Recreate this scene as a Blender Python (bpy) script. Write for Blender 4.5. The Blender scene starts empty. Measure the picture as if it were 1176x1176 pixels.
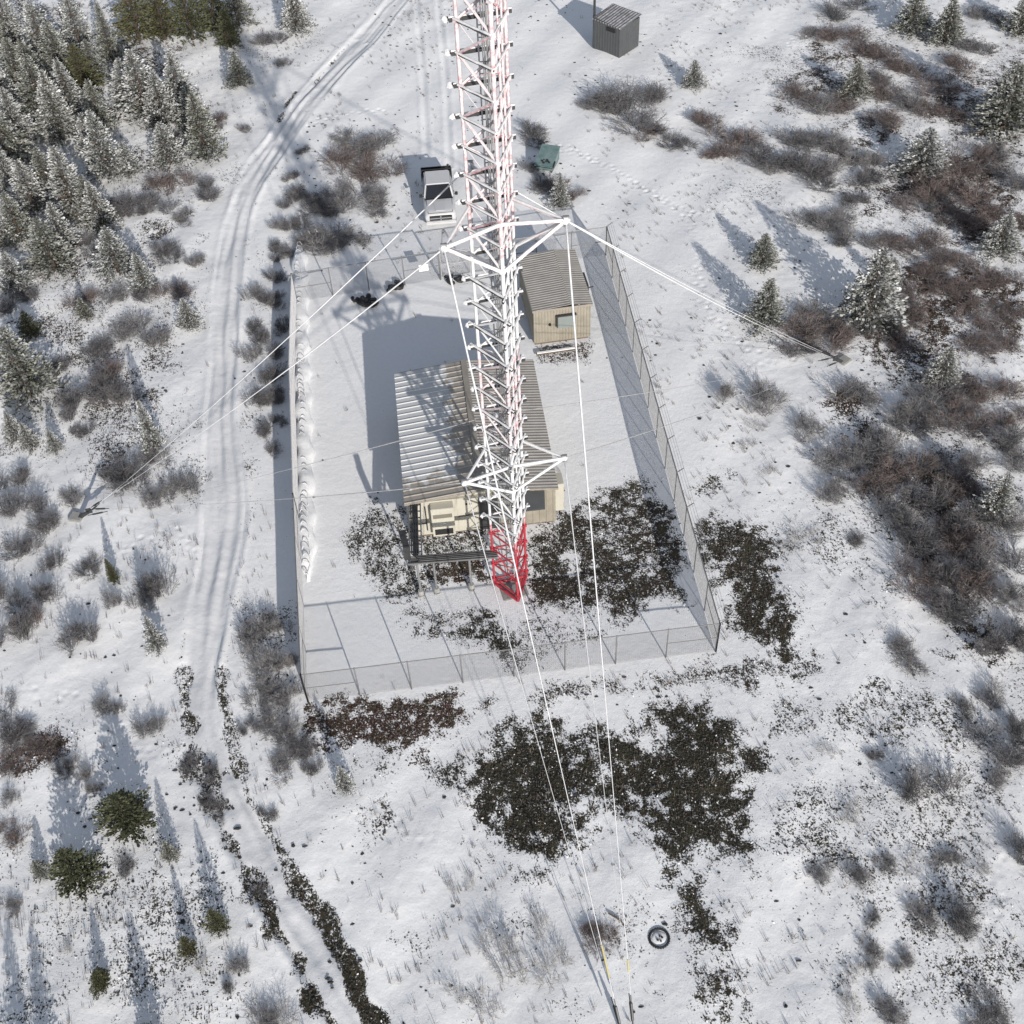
# Snow-covered mast compound seen from the air; all positions are metres on the ground plane, mast foot at the origin
SUN,SKY,EXPO=4.7,.135,.10
CONIFERS=[
[-28.74, 44.01, 4.8, 1.41, "f", "tall rime-white spruce well front-left of the dark pine row"],
[-24.62, 38.23, 4.88, 1.53, "f", "tall rime-white spruce well left of the track bend, farther"],
[-23.02, 46.01, 4.98, 1.75, "f", "tall rime-white spruce well left of the track bend, nearer"],
[-20.47, 46.28, 4.5, 1.76, "f", "mid-sized rime-white spruce well behind-left of the track bend"],
[-18.16, 39.81, 4.82, 1.44, "m", "tall half-rimed green spruce left of the track bend"],
[-20.72, 39.7, 3.04, 1.31, "f", "mid-sized rime-white spruce well left of the track bend, nearest"],
[-26.15, 33.98, 5.04, 1.76, "f", "tall rime-white spruce well front-left of the track bend"],
[-29.1, 35.14, 3.58, 1.26, "f", "mid-sized rime-white spruce well behind the big western pine, second nearest"],
[-26.57, 28.34, 3.62, 1.51, "m", "mid-sized half-rimed green spruce well behind the big western pine, nearer"],
[-22.51, 27.59, 3.16, 1.24, "f", "mid-sized rime-white spruce well behind-right of the big western pine"],
[-20.57, 25.51, 2.64, 0.9, "f", "small rime-white spruce well left of the far western fence corner"],
[-17.46, 21.64, 2.04, 0.77, "f", "small rime-white spruce well front-left of the far western fence corner"],
[-31.72, 40.76, 4.56, 1.49, "m", "mid-sized half-rimed green spruce well below the upper left photo corner, fourth nearest"],
[-30.12, 31.16, 2.98, 1.1, "f", "small rime-white spruce well behind the big western pine, farther"],
[-26.73, 21.8, 1.82, 0.61, "g", "small dark green spruce behind the big western pine"],
[-23.78, 23.09, 1.42, 0.57, "m", "tiny half-rimed green spruce well behind-right of the big western pine"],
[-25.79, 16.37, 4.7, 1.69, "m", "big half-rimed pine at the western edge above the bare shrubs"],
[-34.6, 57.11, 5.14, 1.69, "f", "tall rime-white spruce below the upper left photo corner"],
[-31.97, 55.63, 4.68, 1.81, "f", "tall rime-white spruce well below-right of the upper left photo corner"],
[-32.63, 50.39, 4.28, 1.74, "m", "mid-sized half-rimed green spruce well below the upper left photo corner, nearest"],
[-30.0, 51.99, 4.66, 1.63, "m", "tall half-rimed green spruce well below-right of the upper left photo corner"],
[-28.05, 50.04, 3.74, 1.48, "g", "mid-sized dark green spruce well front-left of the dark pine row"],
[-33.56, 48.0, 4.18, 1.58, "f", "mid-sized rime-white spruce well below the upper left photo corner, nearer"],
[-30.65, 47.38, 4.34, 1.57, "m", "mid-sized half-rimed green spruce well below the upper left photo corner, third nearest"],
[-29.45, 56.68, 5.1, 1.35, "f", "tall rime-white spruce well left of the dark pine row"],
[-27.53, 51.66, 3.2, 1.17, "m", "mid-sized half-rimed green spruce well front-left of the dark pine row, nearest"],
[-25.28, 58.39, 5.46, 1.58, "g", "tall dark green spruce left of the dark pine row"],
[-23.15, 57.8, 5.56, 1.64, "g", "tall dark green spruce close front-left of the dark pine row"],
[-20.93, 57.49, 5.6, 1.64, "g", "tall dark green spruce close front-right of the dark pine row"],
[-19.09, 58.39, 5.18, 1.58, "g", "tall dark green spruce right of the dark pine row"],
[-17.51, 59.35, 4.2, 1.32, "m", "mid-sized half-rimed green spruce right of the dark pine row"],
[-12.72, 57.79, 3.66, 1.44, "f", "mid-sized rime-white spruce well right of the dark pine row"],
[-16.65, 49.8, 2.58, 1.1, "m", "small half-rimed green spruce well behind the track bend"],
[-24.94, 12.19, 1.76, 0.65, "f", "small rime-white spruce well above the left photo edge middle"],
[-23.52, 11.77, 1.58, 0.46, "f", "tiny rime-white spruce well behind the western guy anchor"],
[-18.24, 11.34, 3.44, 0.6, "f", "mid-sized rime-white spruce standing in for a grey tree-shadow shape behind-right of the western guy anchor"],  # spruce built where a grey silhouette reads as a tree's shadow
[-25.82, 12.89, 1.9, 0.7, "f", "small rime-white spruce in front of the big western pine"],
[-19.0, 2.22, 1.7, 0.37, "g", "small dark green spruce well in front of the western guy anchor"],
[-16.4, -2.0, 2.46, 0.48, "f", "small rime-white spruce well behind-left of the near western fence corner"],
[-16.5, -10.81, 2.33, 1.31, "g", "broad low green pine standing left of the bend in the rutted track"],
[-18.19, -13.09, 2.59, 0.99, "g", "round dense green pine below the broad pine at the southwest"],
[-19.83, -12.57, 0.92, 0.28, "m", "tiny half-rimed green spruce well front-left of the broad green pine"],
[-14.61, -12.45, 1.37, 0.35, "m", "tiny half-rimed green spruce front-right of the broad green pine"],
[-12.42, -15.6, 1.8, 0.43, "g", "small dark green spruce well front-right of the broad green pine"],
[-13.46, -16.43, 1.48, 0.39, "g", "tiny dark green spruce well in front of the broad green pine"],
[-16.65, -17.31, 1.17, 0.48, "g", "tiny dark green spruce well above-right of the lower left photo corner"],
[-14.46, -19.83, 2.06, 0.59, "g", "small dark green spruce well right of the lower left photo corner"],
[-7.69, -10.02, 1.79, 0.4, "f", "small rime-white spruce well in front of the near western fence corner"],
[-18.75, -21.19, 2.48, 0.7, "g", "green spruce beyond the lower left edge casting the leftmost long shadow"],
[-17.95, -20.91, 2.28, 0.61, "g", "green spruce beyond the lower left edge casting the second long shadow"],
[27.52, 42.13, 2.48, 1.13, "m", "small half-rimed green spruce well left of the large eastern pine"],
[36.37, 36.84, 4.58, 2.35, "m", "large half-rimed pine at the upper eastern edge of the photo"],
[29.43, 32.28, 3.15, 1.62, "f", "mid-sized rime-white spruce well front-left of the large eastern pine"],
[16.98, 23.54, 2.22, 1.01, "m", "farther of the two half-rimed spruces standing on open snow beside the eastern guy wires"],
[15.9, 17.82, 3.15, 1.16, "m", "nearer of the two half-rimed spruces standing on open snow beside the eastern guy wires"],
[21.83, 17.62, 4.87, 1.72, "f", "tall rime-white spruce on the eastern slope with a black shadow behind it"],
[31.24, 22.9, 2.79, 1.18, "f", "small rime-white spruce well right of the tall rimed spruce"],
[36.41, 49.35, 3.3, 1.66, "m", "mid-sized half-rimed green spruce well behind-left of the large eastern pine"],
[34.26, 51.05, 3.13, 1.48, "m", "mid-sized half-rimed green spruce well left of the upper right photo corner"],
[24.3, 11.93, 2.61, 1.01, "f", "small rime-white spruce well right of the eastern guy anchor"],
[23.84, 2.22, 2.87, 0.95, "f", "small rime-white spruce close left of the right photo edge middle"],
[16.54, 45.09, 1.98, 0.89, "f", "small rime-white spruce well front-right of the grey metal shed"],
[5.41, 31.1, 2.44, 0.79, "f", "small rimed yellowish spruce beside the teal bin and far fence"],
[42.36, 49.77, 3.1, 1.34, "m", "mid-sized half-rimed green spruce below the upper right photo corner"],
[-28.55, 26.62, 2.58, 1.06, "f", "small rime-white spruce well behind the big western pine, nearer"],
[-24.2, 32.36, 3.4, 1.12, "f", "mid-sized rime-white spruce well front-left of the track bend"],
[-30.99, 37.44, 3.48, 1.16, "f", "mid-sized rime-white spruce well behind the big western pine, third nearest"],
[-28.21, 36.57, 3.54, 1.22, "m", "mid-sized half-rimed green spruce well left of the track bend"],
[-26.14, 41.16, 3.16, 1.08, "f", "mid-sized rime-white spruce well left of the track bend, third nearest"],
[23.86, 20.49, 2.0, 0.68, "m", "small half-rimed green spruce close right of the tall rimed spruce"],
[-28.89, 43.8, 3.9, 1.47, "m", "mid-sized half-rimed green spruce well front-left of the dark pine row, third nearest"],
[-31.61, 43.57, 4.16, 1.47, "f", "mid-sized rime-white spruce well below the upper left photo corner, farther"],
[-26.06, 44.61, 3.8, 1.11, "m", "mid-sized half-rimed green spruce well front-left of the dark pine row, second nearest"],
[-31.63, 50.26, 4.26, 1.48, "m", "mid-sized half-rimed green spruce well below the upper left photo corner, second nearest"],
[-28.63, 47.36, 4.08, 1.39, "f", "mid-sized rime-white spruce well front-left of the dark pine row, farther"],
[-24.55, 48.06, 3.4, 1.21, "f", "mid-sized rime-white spruce well front-left of the dark pine row, nearer"],
[-21.64, 44.98, 3.86, 1.37, "f", "mid-sized rime-white spruce well left of the track bend, second nearest"],
[-19.33, 43.73, 3.36, 1.23, "m", "mid-sized half-rimed green spruce behind-left of the track bend"],
[-26.28, 30.42, 3.3, 1.21, "f", "mid-sized rime-white spruce well behind the big western pine, nearest"],
[-24.77, 33.12, 3.4, 1.18, "m", "mid-sized half-rimed green spruce well front-left of the track bend"],
[-29.29, 31.73, 3.42, 1.22, "m", "mid-sized half-rimed green spruce well behind the big western pine, farther"],
[-23.26, 38.6, 2.42, 0.89, "f", "small rime-white spruce well left of the track bend"],
[-35.36, 57.49, 4.34, 1.62, "m", "mid-sized half-rimed green spruce below the upper left photo corner"],
[-26.83, 54.92, 4.46, 1.13, "m", "mid-sized half-rimed green spruce front-left of the dark pine row"],
[-17.85, 55.78, 3.02, 1.15, "g", "mid-sized dark green spruce front-right of the dark pine row"]]
SHRUBS=[
[11.05, 41.38, 1.7, 2.89, "d", "large dark grey leafless shrub well behind-right of the teal bin"],
[10.1, 43.01, 1.07, 1.47, "g", "mid-sized grey leafless shrub well behind-right of the teal bin"],
[13.3, 43.64, 1.22, 1.7, "d", "mid-sized dark grey leafless shrub well in front of the grey metal shed"],
[4.56, 39.97, 0.79, 1.39, "d", "mid-sized dark grey leafless shrub close behind the teal bin"],
[8.44, 43.51, 0.49, 0.87, "g", "small grey leafless shrub behind-right of the teal bin"],
[12.3, 38.86, 0.53, 1.07, "b", "small brownish leafless shrub well right of the teal bin"],
[16.64, 39.59, 0.91, 1.52, "b", "mid-sized brownish leafless shrub well front-right of the grey metal shed"],
[18.03, 37.44, 1.0, 1.67, "b", "large brownish leafless shrub well front-right of the grey metal shed"],
[19.22, 35.36, 0.88, 1.47, "d", "mid-sized dark grey leafless shrub well behind-left of the tall rimed spruce, farther"],
[16.86, 35.88, 0.66, 1.18, "b", "mid-sized brownish leafless shrub well right of the teal bin"],
[20.0, 34.0, 0.63, 1.21, "g", "small grey leafless shrub well behind-left of the tall rimed spruce"],
[13.9, 37.65, 0.51, 1.41, "d", "mid-sized dark grey leafless shrub well right of the teal bin"],
[5.4, 33.05, 0.71, 0.97, "b", "small brownish leafless shrub in front of the teal bin"],
[4.55, 33.18, 0.53, 1.03, "d", "small dark grey leafless shrub in front of the teal bin"],
[6.45, 32.07, 0.5, 0.85, "b", "small brownish leafless shrub front-right of the teal bin"],
[3.89, 35.49, 0.6, 0.88, "g", "small grey leafless shrub close front-left of the teal bin"],
[-7.52, 40.88, 0.82, 2.14, "g", "large grey leafless shrub well right of the track bend"],
[-6.73, 39.04, 0.78, 1.62, "g", "mid-sized grey leafless shrub well behind-left of the parked pickup"],
[-8.08, 37.75, 0.88, 1.81, "b", "large brownish leafless shrub well right of the track bend"],
[-6.9, 35.87, 0.88, 1.71, "b", "mid-sized brownish leafless shrub left of the parked pickup"],
[-8.6, 34.14, 1.01, 2.02, "g", "large grey leafless shrub well behind-right of the far western fence corner"],
[-7.16, 32.44, 0.86, 1.66, "g", "mid-sized grey leafless shrub left of the parked pickup"],
[-9.65, 32.36, 0.78, 1.13, "d", "small dark grey leafless shrub behind-right of the far western fence corner"],
[-9.31, 28.42, 0.96, 1.92, "g", "large grey leafless shrub close right of the far western fence corner"],
[-10.22, 29.16, 0.76, 1.1, "g", "small grey leafless shrub close behind-right of the far western fence corner"],
[-8.12, 28.42, 0.62, 1.29, "g", "mid-sized grey leafless shrub right of the far western fence corner"],
[-12.02, 33.6, 0.68, 1.02, "d", "small dark grey leafless shrub behind the far western fence corner, third nearest"],
[-12.47, 31.27, 0.69, 0.95, "g", "small grey leafless shrub behind the far western fence corner"],
[-12.71, 28.58, 0.68, 0.71, "d", "tiny dark grey leafless shrub close behind-left of the far western fence corner"],
[-11.3, 39.73, 0.36, 0.66, "g", "tiny grey leafless shrub right of the track bend"],
[-20.85, 42.27, 0.77, 1.21, "d", "mid-sized dark grey leafless shrub well left of the track bend"],
[-22.1, 34.82, 0.9, 1.54, "d", "large dark grey leafless shrub well front-left of the track bend"],
[-17.9, 35.65, 0.75, 1.32, "d", "mid-sized dark grey leafless shrub front-left of the track bend"],
[-20.04, 36.81, 0.86, 1.51, "b", "large brownish leafless shrub well front-left of the track bend"],
[-23.37, 33.68, 0.91, 1.24, "d", "mid-sized dark grey leafless shrub well front-left of the track bend, farther"],
[-19.58, 28.89, 0.75, 1.36, "d", "mid-sized dark grey leafless shrub well left of the far western fence corner"],
[-17.66, 27.89, 0.59, 0.7, "g", "tiny grey leafless shrub well left of the far western fence corner"],
[-18.47, 25.14, 0.65, 1.1, "b", "mid-sized brownish leafless shrub well left of the far western fence corner"],
[-20.69, 24.72, 0.65, 0.89, "d", "small dark grey leafless shrub well behind-right of the big western pine"],
[-20.82, 21.23, 0.71, 1.41, "g", "large grey leafless shrub well behind-right of the big western pine"],
[-24.17, 24.59, 0.74, 1.04, "b", "mid-sized brownish leafless shrub well behind-right of the big western pine"],
[-22.55, 19.96, 0.68, 1.25, "d", "mid-sized dark grey leafless shrub right of the big western pine"],
[-22.25, 24.65, 0.65, 0.89, "g", "small grey leafless shrub well behind-right of the big western pine"],
[-24.72, 18.62, 0.66, 1.08, "d", "mid-sized dark grey leafless shrub close right of the big western pine"],
[-19.15, 20.74, 0.72, 1.01, "g", "mid-sized grey leafless shrub well right of the big western pine, farther"],
[-13.55, 52.81, 0.48, 0.73, "g", "tiny grey leafless shrub well front-right of the dark pine row"],
[-15.07, 56.34, 0.74, 1.49, "d", "mid-sized dark grey leafless shrub well right of the dark pine row"],
[-15.78, 43.47, 0.49, 0.55, "g", "tiny grey leafless shrub close behind-left of the track bend"],
[-17.98, 44.83, 0.47, 0.93, "b", "small brownish leafless shrub behind-left of the track bend"],
[-18.75, 32.72, 0.54, 0.96, "g", "small grey leafless shrub well front-left of the track bend"],
[-20.81, 33.52, 0.72, 1.13, "d", "mid-sized dark grey leafless shrub well front-left of the track bend, nearer"],
[-24.8, 30.22, 0.71, 1.26, "d", "mid-sized dark grey leafless shrub well behind the big western pine, farther"],
[-27.75, 25.6, 0.59, 1.05, "d", "mid-sized dark grey leafless shrub well behind the big western pine, nearer"],
[-28.83, 24.45, 0.88, 1.04, "d", "mid-sized dark grey leafless shrub behind the big western pine"],
[-21.77, 15.91, 1.46, 1.39, "d", "large dark grey leafless shrub front-right of the big western pine"],
[-23.05, 14.82, 1.13, 1.09, "d", "mid-sized dark grey leafless shrub front-right of the big western pine"],
[-20.53, 16.13, 1.06, 0.96, "g", "mid-sized grey leafless shrub well right of the big western pine, nearer"],
[-22.31, 13.12, 0.37, 0.79, "d", "small dark grey leafless shrub well front-right of the big western pine"],
[-21.77, 17.42, 0.86, 1.12, "b", "mid-sized brownish leafless shrub right of the big western pine"],
[-19.14, 9.01, 0.98, 1.47, "d", "large dark grey leafless shrub behind-right of the western guy anchor"],
[-20.2, 9.26, 0.7, 0.81, "d", "small dark grey leafless shrub behind-right of the western guy anchor"],
[-16.59, 8.09, 0.78, 1.02, "g", "mid-sized grey leafless shrub well right of the western guy anchor"],
[-17.57, 7.69, 0.69, 0.97, "g", "mid-sized grey leafless shrub right of the western guy anchor"],
[-18.26, 10.78, 0.54, 1.0, "g", "mid-sized grey leafless shrub well behind-right of the western guy anchor"],
[-24.28, 7.73, 1.1, 1.19, "d", "large dark grey leafless shrub close right of the left photo edge middle"],
[-23.05, 6.24, 0.91, 1.0, "d", "mid-sized dark grey leafless shrub front-left of the western guy anchor"],
[-25.47, 9.64, 0.92, 1.03, "d", "mid-sized dark grey leafless shrub close above the left photo edge middle"],
[-24.14, 4.72, 0.66, 0.94, "d", "mid-sized dark grey leafless shrub below the left photo edge middle"],
[-22.23, 7.97, 0.45, 0.75, "g", "small grey leafless shrub close behind-left of the western guy anchor"],
[-20.38, 3.08, 0.46, 0.8, "d", "small dark grey leafless shrub in front of the western guy anchor"],
[-16.97, 1.43, 1.29, 1.07, "d", "large dark grey leafless shrub well front-right of the western guy anchor"],
[-17.31, 0.71, 0.6, 0.69, "g", "small grey leafless shrub well front-right of the western guy anchor"],
[-20.19, -1.05, 1.29, 0.96, "d", "mid-sized dark grey leafless shrub well in front of the western guy anchor"],
[-18.97, 0.8, 0.58, 0.49, "g", "tiny grey leafless shrub well in front of the western guy anchor"],
[-23.39, -0.61, 1.38, 1.04, "d", "large dark grey leafless shrub well below the left photo edge middle"],
[-24.06, 1.49, 1.1, 1.02, "d", "mid-sized dark grey leafless shrub well below the left photo edge middle"],
[-22.86, 0.22, 0.99, 0.69, "b", "small brownish leafless shrub well in front of the western guy anchor"],
[-22.24, 1.75, 0.81, 0.78, "d", "small dark grey leafless shrub well in front of the western guy anchor"],
[-16.18, -6.0, 0.53, 0.75, "g", "mid-sized grey leafless shrub well behind the broad green pine"],
[-18.36, -4.88, 0.44, 0.53, "g", "small grey leafless shrub well behind the broad green pine"],
[-17.82, -4.99, 0.38, 0.38, "g", "tiny grey leafless shrub well behind the broad green pine"],
[-22.21, 3.86, 0.52, 0.63, "d", "small dark grey leafless shrub front-left of the western guy anchor"],
[-22.58, -5.29, 0.59, 1.32, "d", "large dark grey leafless shrub well behind-left of the broad green pine"],
[-21.85, -6.76, 0.32, 1.04, "b", "large brownish leafless shrub well behind-left of the broad green pine"],
[-20.73, -6.84, 0.32, 0.85, "b", "mid-sized brownish leafless shrub well behind-left of the broad green pine"],
[-19.57, -8.05, 0.52, 0.62, "d", "small dark grey leafless shrub behind-left of the broad green pine"],
[-18.74, -8.27, 0.56, 0.44, "g", "tiny grey leafless shrub behind-left of the broad green pine"],
[-21.38, -10.67, 0.32, 0.7, "b", "mid-sized brownish leafless shrub well left of the broad green pine"],
[-18.23, -9.19, 0.39, 0.43, "g", "tiny grey leafless shrub close left of the broad green pine"],
[-21.65, -9.07, 0.32, 0.43, "g", "tiny grey leafless shrub well left of the broad green pine"],
[-20.78, -14.06, 0.32, 0.5, "g", "small grey leafless shrub well above the lower left photo corner"],
[-11.64, -17.25, 0.45, 0.49, "g", "small grey leafless shrub well front-right of the broad green pine"],
[-11.91, -17.93, 0.32, 0.32, "d", "tiny dark grey leafless shrub well right of the lower left photo corner"],
[-10.28, -19.08, 0.46, 0.88, "g", "large grey leafless shrub well right of the lower left photo corner"],
[-12.98, -16.85, 0.35, 0.36, "p", "tiny pale sparse leafless shrub well right of the lower left photo corner"],
[-18.27, -15.89, 0.32, 0.33, "p", "tiny pale sparse leafless shrub well above-right of the lower left photo corner"],
[-16.4, -12.65, 0.32, 0.45, "d", "tiny dark grey leafless shrub in front of the broad green pine"],
[-14.44, -8.26, 0.32, 0.55, "d", "small dark grey leafless shrub behind-right of the broad green pine"],
[-13.5, -9.99, 0.32, 0.54, "d", "small dark grey leafless shrub right of the broad green pine"],
[-12.89, -10.47, 0.32, 0.46, "d", "tiny dark grey leafless shrub well right of the broad green pine, nearer"],
[-13.32, -8.8, 0.48, 0.47, "d", "tiny dark grey leafless shrub well behind-right of the broad green pine"],
[-10.93, -14.05, 0.32, 0.48, "d", "small dark grey leafless shrub well front-right of the broad green pine"],
[-12.02, -6.6, 0.32, 0.41, "d", "tiny dark grey leafless shrub front-left of the near western fence corner"],
[-10.96, -10.93, 0.32, 0.43, "d", "tiny dark grey leafless shrub well right of the broad green pine, farther"],
[-13.12, 19.79, 0.61, 0.9, "d", "small dark grey leafless shrub well in front of the far western fence corner, second nearest"],
[-12.31, 16.32, 0.78, 0.97, "d", "mid-sized dark grey leafless shrub well in front of the far western fence corner"],
[-12.78, 14.53, 0.74, 0.86, "d", "small dark grey leafless shrub well in front of the far western fence corner, fifth nearest"],
[-12.13, 18.31, 0.59, 0.74, "d", "small dark grey leafless shrub well in front of the far western fence corner, third nearest"],
[-13.61, 20.94, 0.49, 0.66, "d", "tiny dark grey leafless shrub well front-left of the far western fence corner"],
[-12.83, 23.35, 0.54, 0.78, "d", "small dark grey leafless shrub front-left of the far western fence corner"],
[-11.84, 10.6, 0.32, 0.6, "g", "tiny grey leafless shrub well left of the main hut, nearer"],
[-11.92, 20.82, 0.64, 0.86, "d", "small dark grey leafless shrub well in front of the far western fence corner, nearest"],
[-12.21, 23.28, 0.61, 0.78, "g", "small grey leafless shrub in front of the far western fence corner"],
[-12.54, 25.46, 0.62, 0.79, "d", "small dark grey leafless shrub close front-left of the far western fence corner"],
[-12.23, 27.64, 0.56, 0.81, "d", "small dark grey leafless shrub close left of the far western fence corner"],
[-13.62, 18.24, 0.59, 0.74, "g", "small grey leafless shrub well in front of the far western fence corner, nearer"],
[-11.74, 14.71, 0.6, 0.67, "d", "small dark grey leafless shrub well in front of the far western fence corner, fourth nearest"],
[-12.44, 12.03, 0.45, 0.7, "d", "small dark grey leafless shrub well left of the main hut"],
[-11.82, 12.61, 0.38, 0.61, "g", "tiny grey leafless shrub well left of the main hut, farther"],
[-13.6, 23.84, 0.56, 0.73, "g", "small grey leafless shrub front-left of the far western fence corner"],
[-11.35, 31.14, 0.61, 0.95, "d", "small dark grey leafless shrub behind the far western fence corner, nearest"],
[-11.22, 34.81, 0.63, 0.98, "g", "small grey leafless shrub front-right of the track bend"],
[-10.47, 33.25, 0.62, 1.14, "d", "small dark grey leafless shrub behind the far western fence corner, second nearest"],
[-12.48, 36.95, 0.41, 0.7, "g", "tiny grey leafless shrub front-right of the track bend"],
[-12.28, 14.07, 0.58, 0.71, "g", "small grey leafless shrub well in front of the far western fence corner, farther"],
[-11.92, -1.79, 0.84, 0.88, "g", "mid-sized grey leafless shrub well behind-left of the near western fence corner"],
[-11.05, -0.92, 0.75, 0.73, "g", "small grey leafless shrub well behind the near western fence corner"],
[-11.61, -3.5, 0.93, 0.9, "g", "mid-sized grey leafless shrub behind-left of the near western fence corner"],
[-10.65, -3.18, 0.87, 0.71, "g", "small grey leafless shrub behind-left of the near western fence corner"],
[-10.15, -5.34, 0.77, 0.69, "g", "small grey leafless shrub close left of the near western fence corner"],
[-11.31, -5.13, 0.65, 0.96, "g", "mid-sized grey leafless shrub left of the near western fence corner"],
[-10.63, -6.98, 0.6, 0.93, "g", "mid-sized grey leafless shrub front-left of the near western fence corner"],
[-9.66, -7.85, 0.36, 0.92, "d", "mid-sized dark grey leafless shrub in front of the near western fence corner"],
[-11.43, -6.34, 0.49, 0.68, "g", "small grey leafless shrub front-left of the near western fence corner"],
[-10.0, -8.58, 0.32, 0.81, "g", "mid-sized grey leafless shrub well in front of the near western fence corner"],
[-9.07, -8.96, 0.32, 0.55, "d", "small dark grey leafless shrub well in front of the near western fence corner"],
[26.67, 40.6, 0.61, 1.5, "b", "mid-sized brownish leafless shrub well left of the large eastern pine, sixth nearest"],
[24.72, 41.51, 0.82, 1.66, "g", "mid-sized grey leafless shrub well left of the large eastern pine, fourth nearest"],
[23.71, 42.38, 0.65, 1.37, "b", "small brownish leafless shrub well left of the large eastern pine"],
[24.78, 36.95, 0.89, 1.82, "g", "mid-sized grey leafless shrub well left of the large eastern pine, third nearest"],
[22.58, 36.41, 0.93, 1.67, "d", "mid-sized dark grey leafless shrub well behind the tall rimed spruce, third nearest"],
[25.95, 34.56, 0.83, 1.64, "g", "mid-sized grey leafless shrub well front-left of the large eastern pine"],
[21.32, 33.61, 1.1, 1.77, "d", "mid-sized dark grey leafless shrub well behind-left of the tall rimed spruce, nearer"],
[22.43, 32.17, 0.97, 1.61, "d", "mid-sized dark grey leafless shrub well behind the tall rimed spruce, second nearest"],
[24.0, 32.62, 0.8, 1.41, "g", "mid-sized grey leafless shrub well behind the tall rimed spruce"],
[25.77, 31.68, 0.71, 1.4, "d", "mid-sized dark grey leafless shrub well behind the tall rimed spruce, nearest"],
[23.99, 29.25, 0.58, 1.23, "d", "small dark grey leafless shrub well behind the tall rimed spruce"],
[22.38, 27.44, 0.71, 1.55, "g", "mid-sized grey leafless shrub behind the tall rimed spruce"],
[23.12, 24.96, 0.75, 1.32, "d", "mid-sized dark grey leafless shrub behind the tall rimed spruce"],
[20.99, 27.35, 0.61, 1.34, "g", "mid-sized grey leafless shrub well behind-left of the tall rimed spruce"],
[28.69, 50.91, 0.79, 1.79, "b", "mid-sized brownish leafless shrub well behind-left of the large eastern pine"],
[29.8, 48.87, 0.76, 1.84, "b", "mid-sized brownish leafless shrub well left of the large eastern pine, fifth nearest"],
[31.23, 46.94, 0.75, 1.82, "b", "mid-sized brownish leafless shrub well left of the large eastern pine, third nearest"],
[32.47, 44.58, 0.82, 1.79, "b", "mid-sized brownish leafless shrub well left of the large eastern pine, nearest"],
[29.71, 42.7, 0.73, 1.76, "b", "mid-sized brownish leafless shrub well left of the large eastern pine, second nearest"],
[31.0, 40.71, 0.79, 1.73, "g", "mid-sized grey leafless shrub well left of the large eastern pine, nearest"],
[33.63, 42.09, 0.69, 1.53, "b", "mid-sized brownish leafless shrub left of the large eastern pine"],
[32.84, 38.7, 0.78, 1.71, "b", "mid-sized brownish leafless shrub front-left of the large eastern pine"],
[28.71, 38.06, 0.79, 1.62, "b", "mid-sized brownish leafless shrub well left of the large eastern pine, fourth nearest"],
[29.13, 43.94, 0.62, 1.54, "g", "mid-sized grey leafless shrub well left of the large eastern pine, second nearest"],
[30.42, 55.05, 0.85, 2.09, "d", "mid-sized dark grey leafless shrub well left of the upper right photo corner"],
[27.18, 51.34, 0.58, 1.22, "g", "small grey leafless shrub well left of the large eastern pine"],
[36.11, 44.98, 0.82, 1.8, "b", "mid-sized brownish leafless shrub behind-left of the large eastern pine"],
[38.07, 47.83, 0.69, 1.36, "d", "small dark grey leafless shrub behind-left of the large eastern pine"],
[40.92, 52.39, 0.83, 1.65, "d", "mid-sized dark grey leafless shrub below-left of the upper right photo corner"],
[30.68, 31.98, 1.18, 1.96, "b", "large brownish leafless shrub well front-left of the large eastern pine"],
[31.21, 29.23, 1.19, 2.06, "b", "large brownish leafless shrub well in front of the large eastern pine"],
[29.25, 30.05, 1.07, 1.72, "b", "mid-sized brownish leafless shrub well behind-right of the tall rimed spruce, second nearest"],
[33.51, 32.54, 0.89, 1.63, "b", "mid-sized brownish leafless shrub well in front of the large eastern pine, nearer"],
[34.76, 30.32, 1.1, 1.6, "d", "mid-sized dark grey leafless shrub well in front of the large eastern pine"],
[35.72, 33.73, 0.75, 1.29, "g", "small grey leafless shrub in front of the large eastern pine"],
[30.04, 26.32, 0.85, 1.54, "b", "mid-sized brownish leafless shrub well behind-right of the tall rimed spruce, nearest"],
[31.26, 25.87, 0.71, 1.47, "b", "mid-sized brownish leafless shrub well behind-right of the tall rimed spruce, third nearest"],
[28.65, 27.13, 0.72, 1.48, "g", "mid-sized grey leafless shrub well behind-right of the tall rimed spruce"],
[33.53, 26.01, 0.75, 1.34, "b", "mid-sized brownish leafless shrub well in front of the large eastern pine, farther"],
[27.73, 28.59, 0.66, 1.23, "b", "small brownish leafless shrub well behind-right of the tall rimed spruce"],
[25.6, 24.26, 0.56, 1.44, "b", "mid-sized brownish leafless shrub behind-right of the tall rimed spruce, nearer"],
[27.16, 24.1, 0.69, 1.51, "b", "mid-sized brownish leafless shrub behind-right of the tall rimed spruce, farther"],
[28.3, 22.63, 0.6, 1.49, "b", "mid-sized brownish leafless shrub well right of the tall rimed spruce, nearest"],
[26.76, 21.09, 0.52, 1.46, "b", "mid-sized brownish leafless shrub right of the tall rimed spruce, farther"],
[28.89, 20.41, 0.59, 1.46, "b", "mid-sized brownish leafless shrub well right of the tall rimed spruce, third nearest"],
[24.77, 19.62, 0.53, 1.38, "b", "mid-sized brownish leafless shrub right of the tall rimed spruce, nearer"],
[30.39, 20.21, 0.61, 1.39, "b", "mid-sized brownish leafless shrub well right of the tall rimed spruce, fourth nearest"],
[27.37, 18.91, 0.45, 1.37, "b", "mid-sized brownish leafless shrub well right of the tall rimed spruce, second nearest"],
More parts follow.
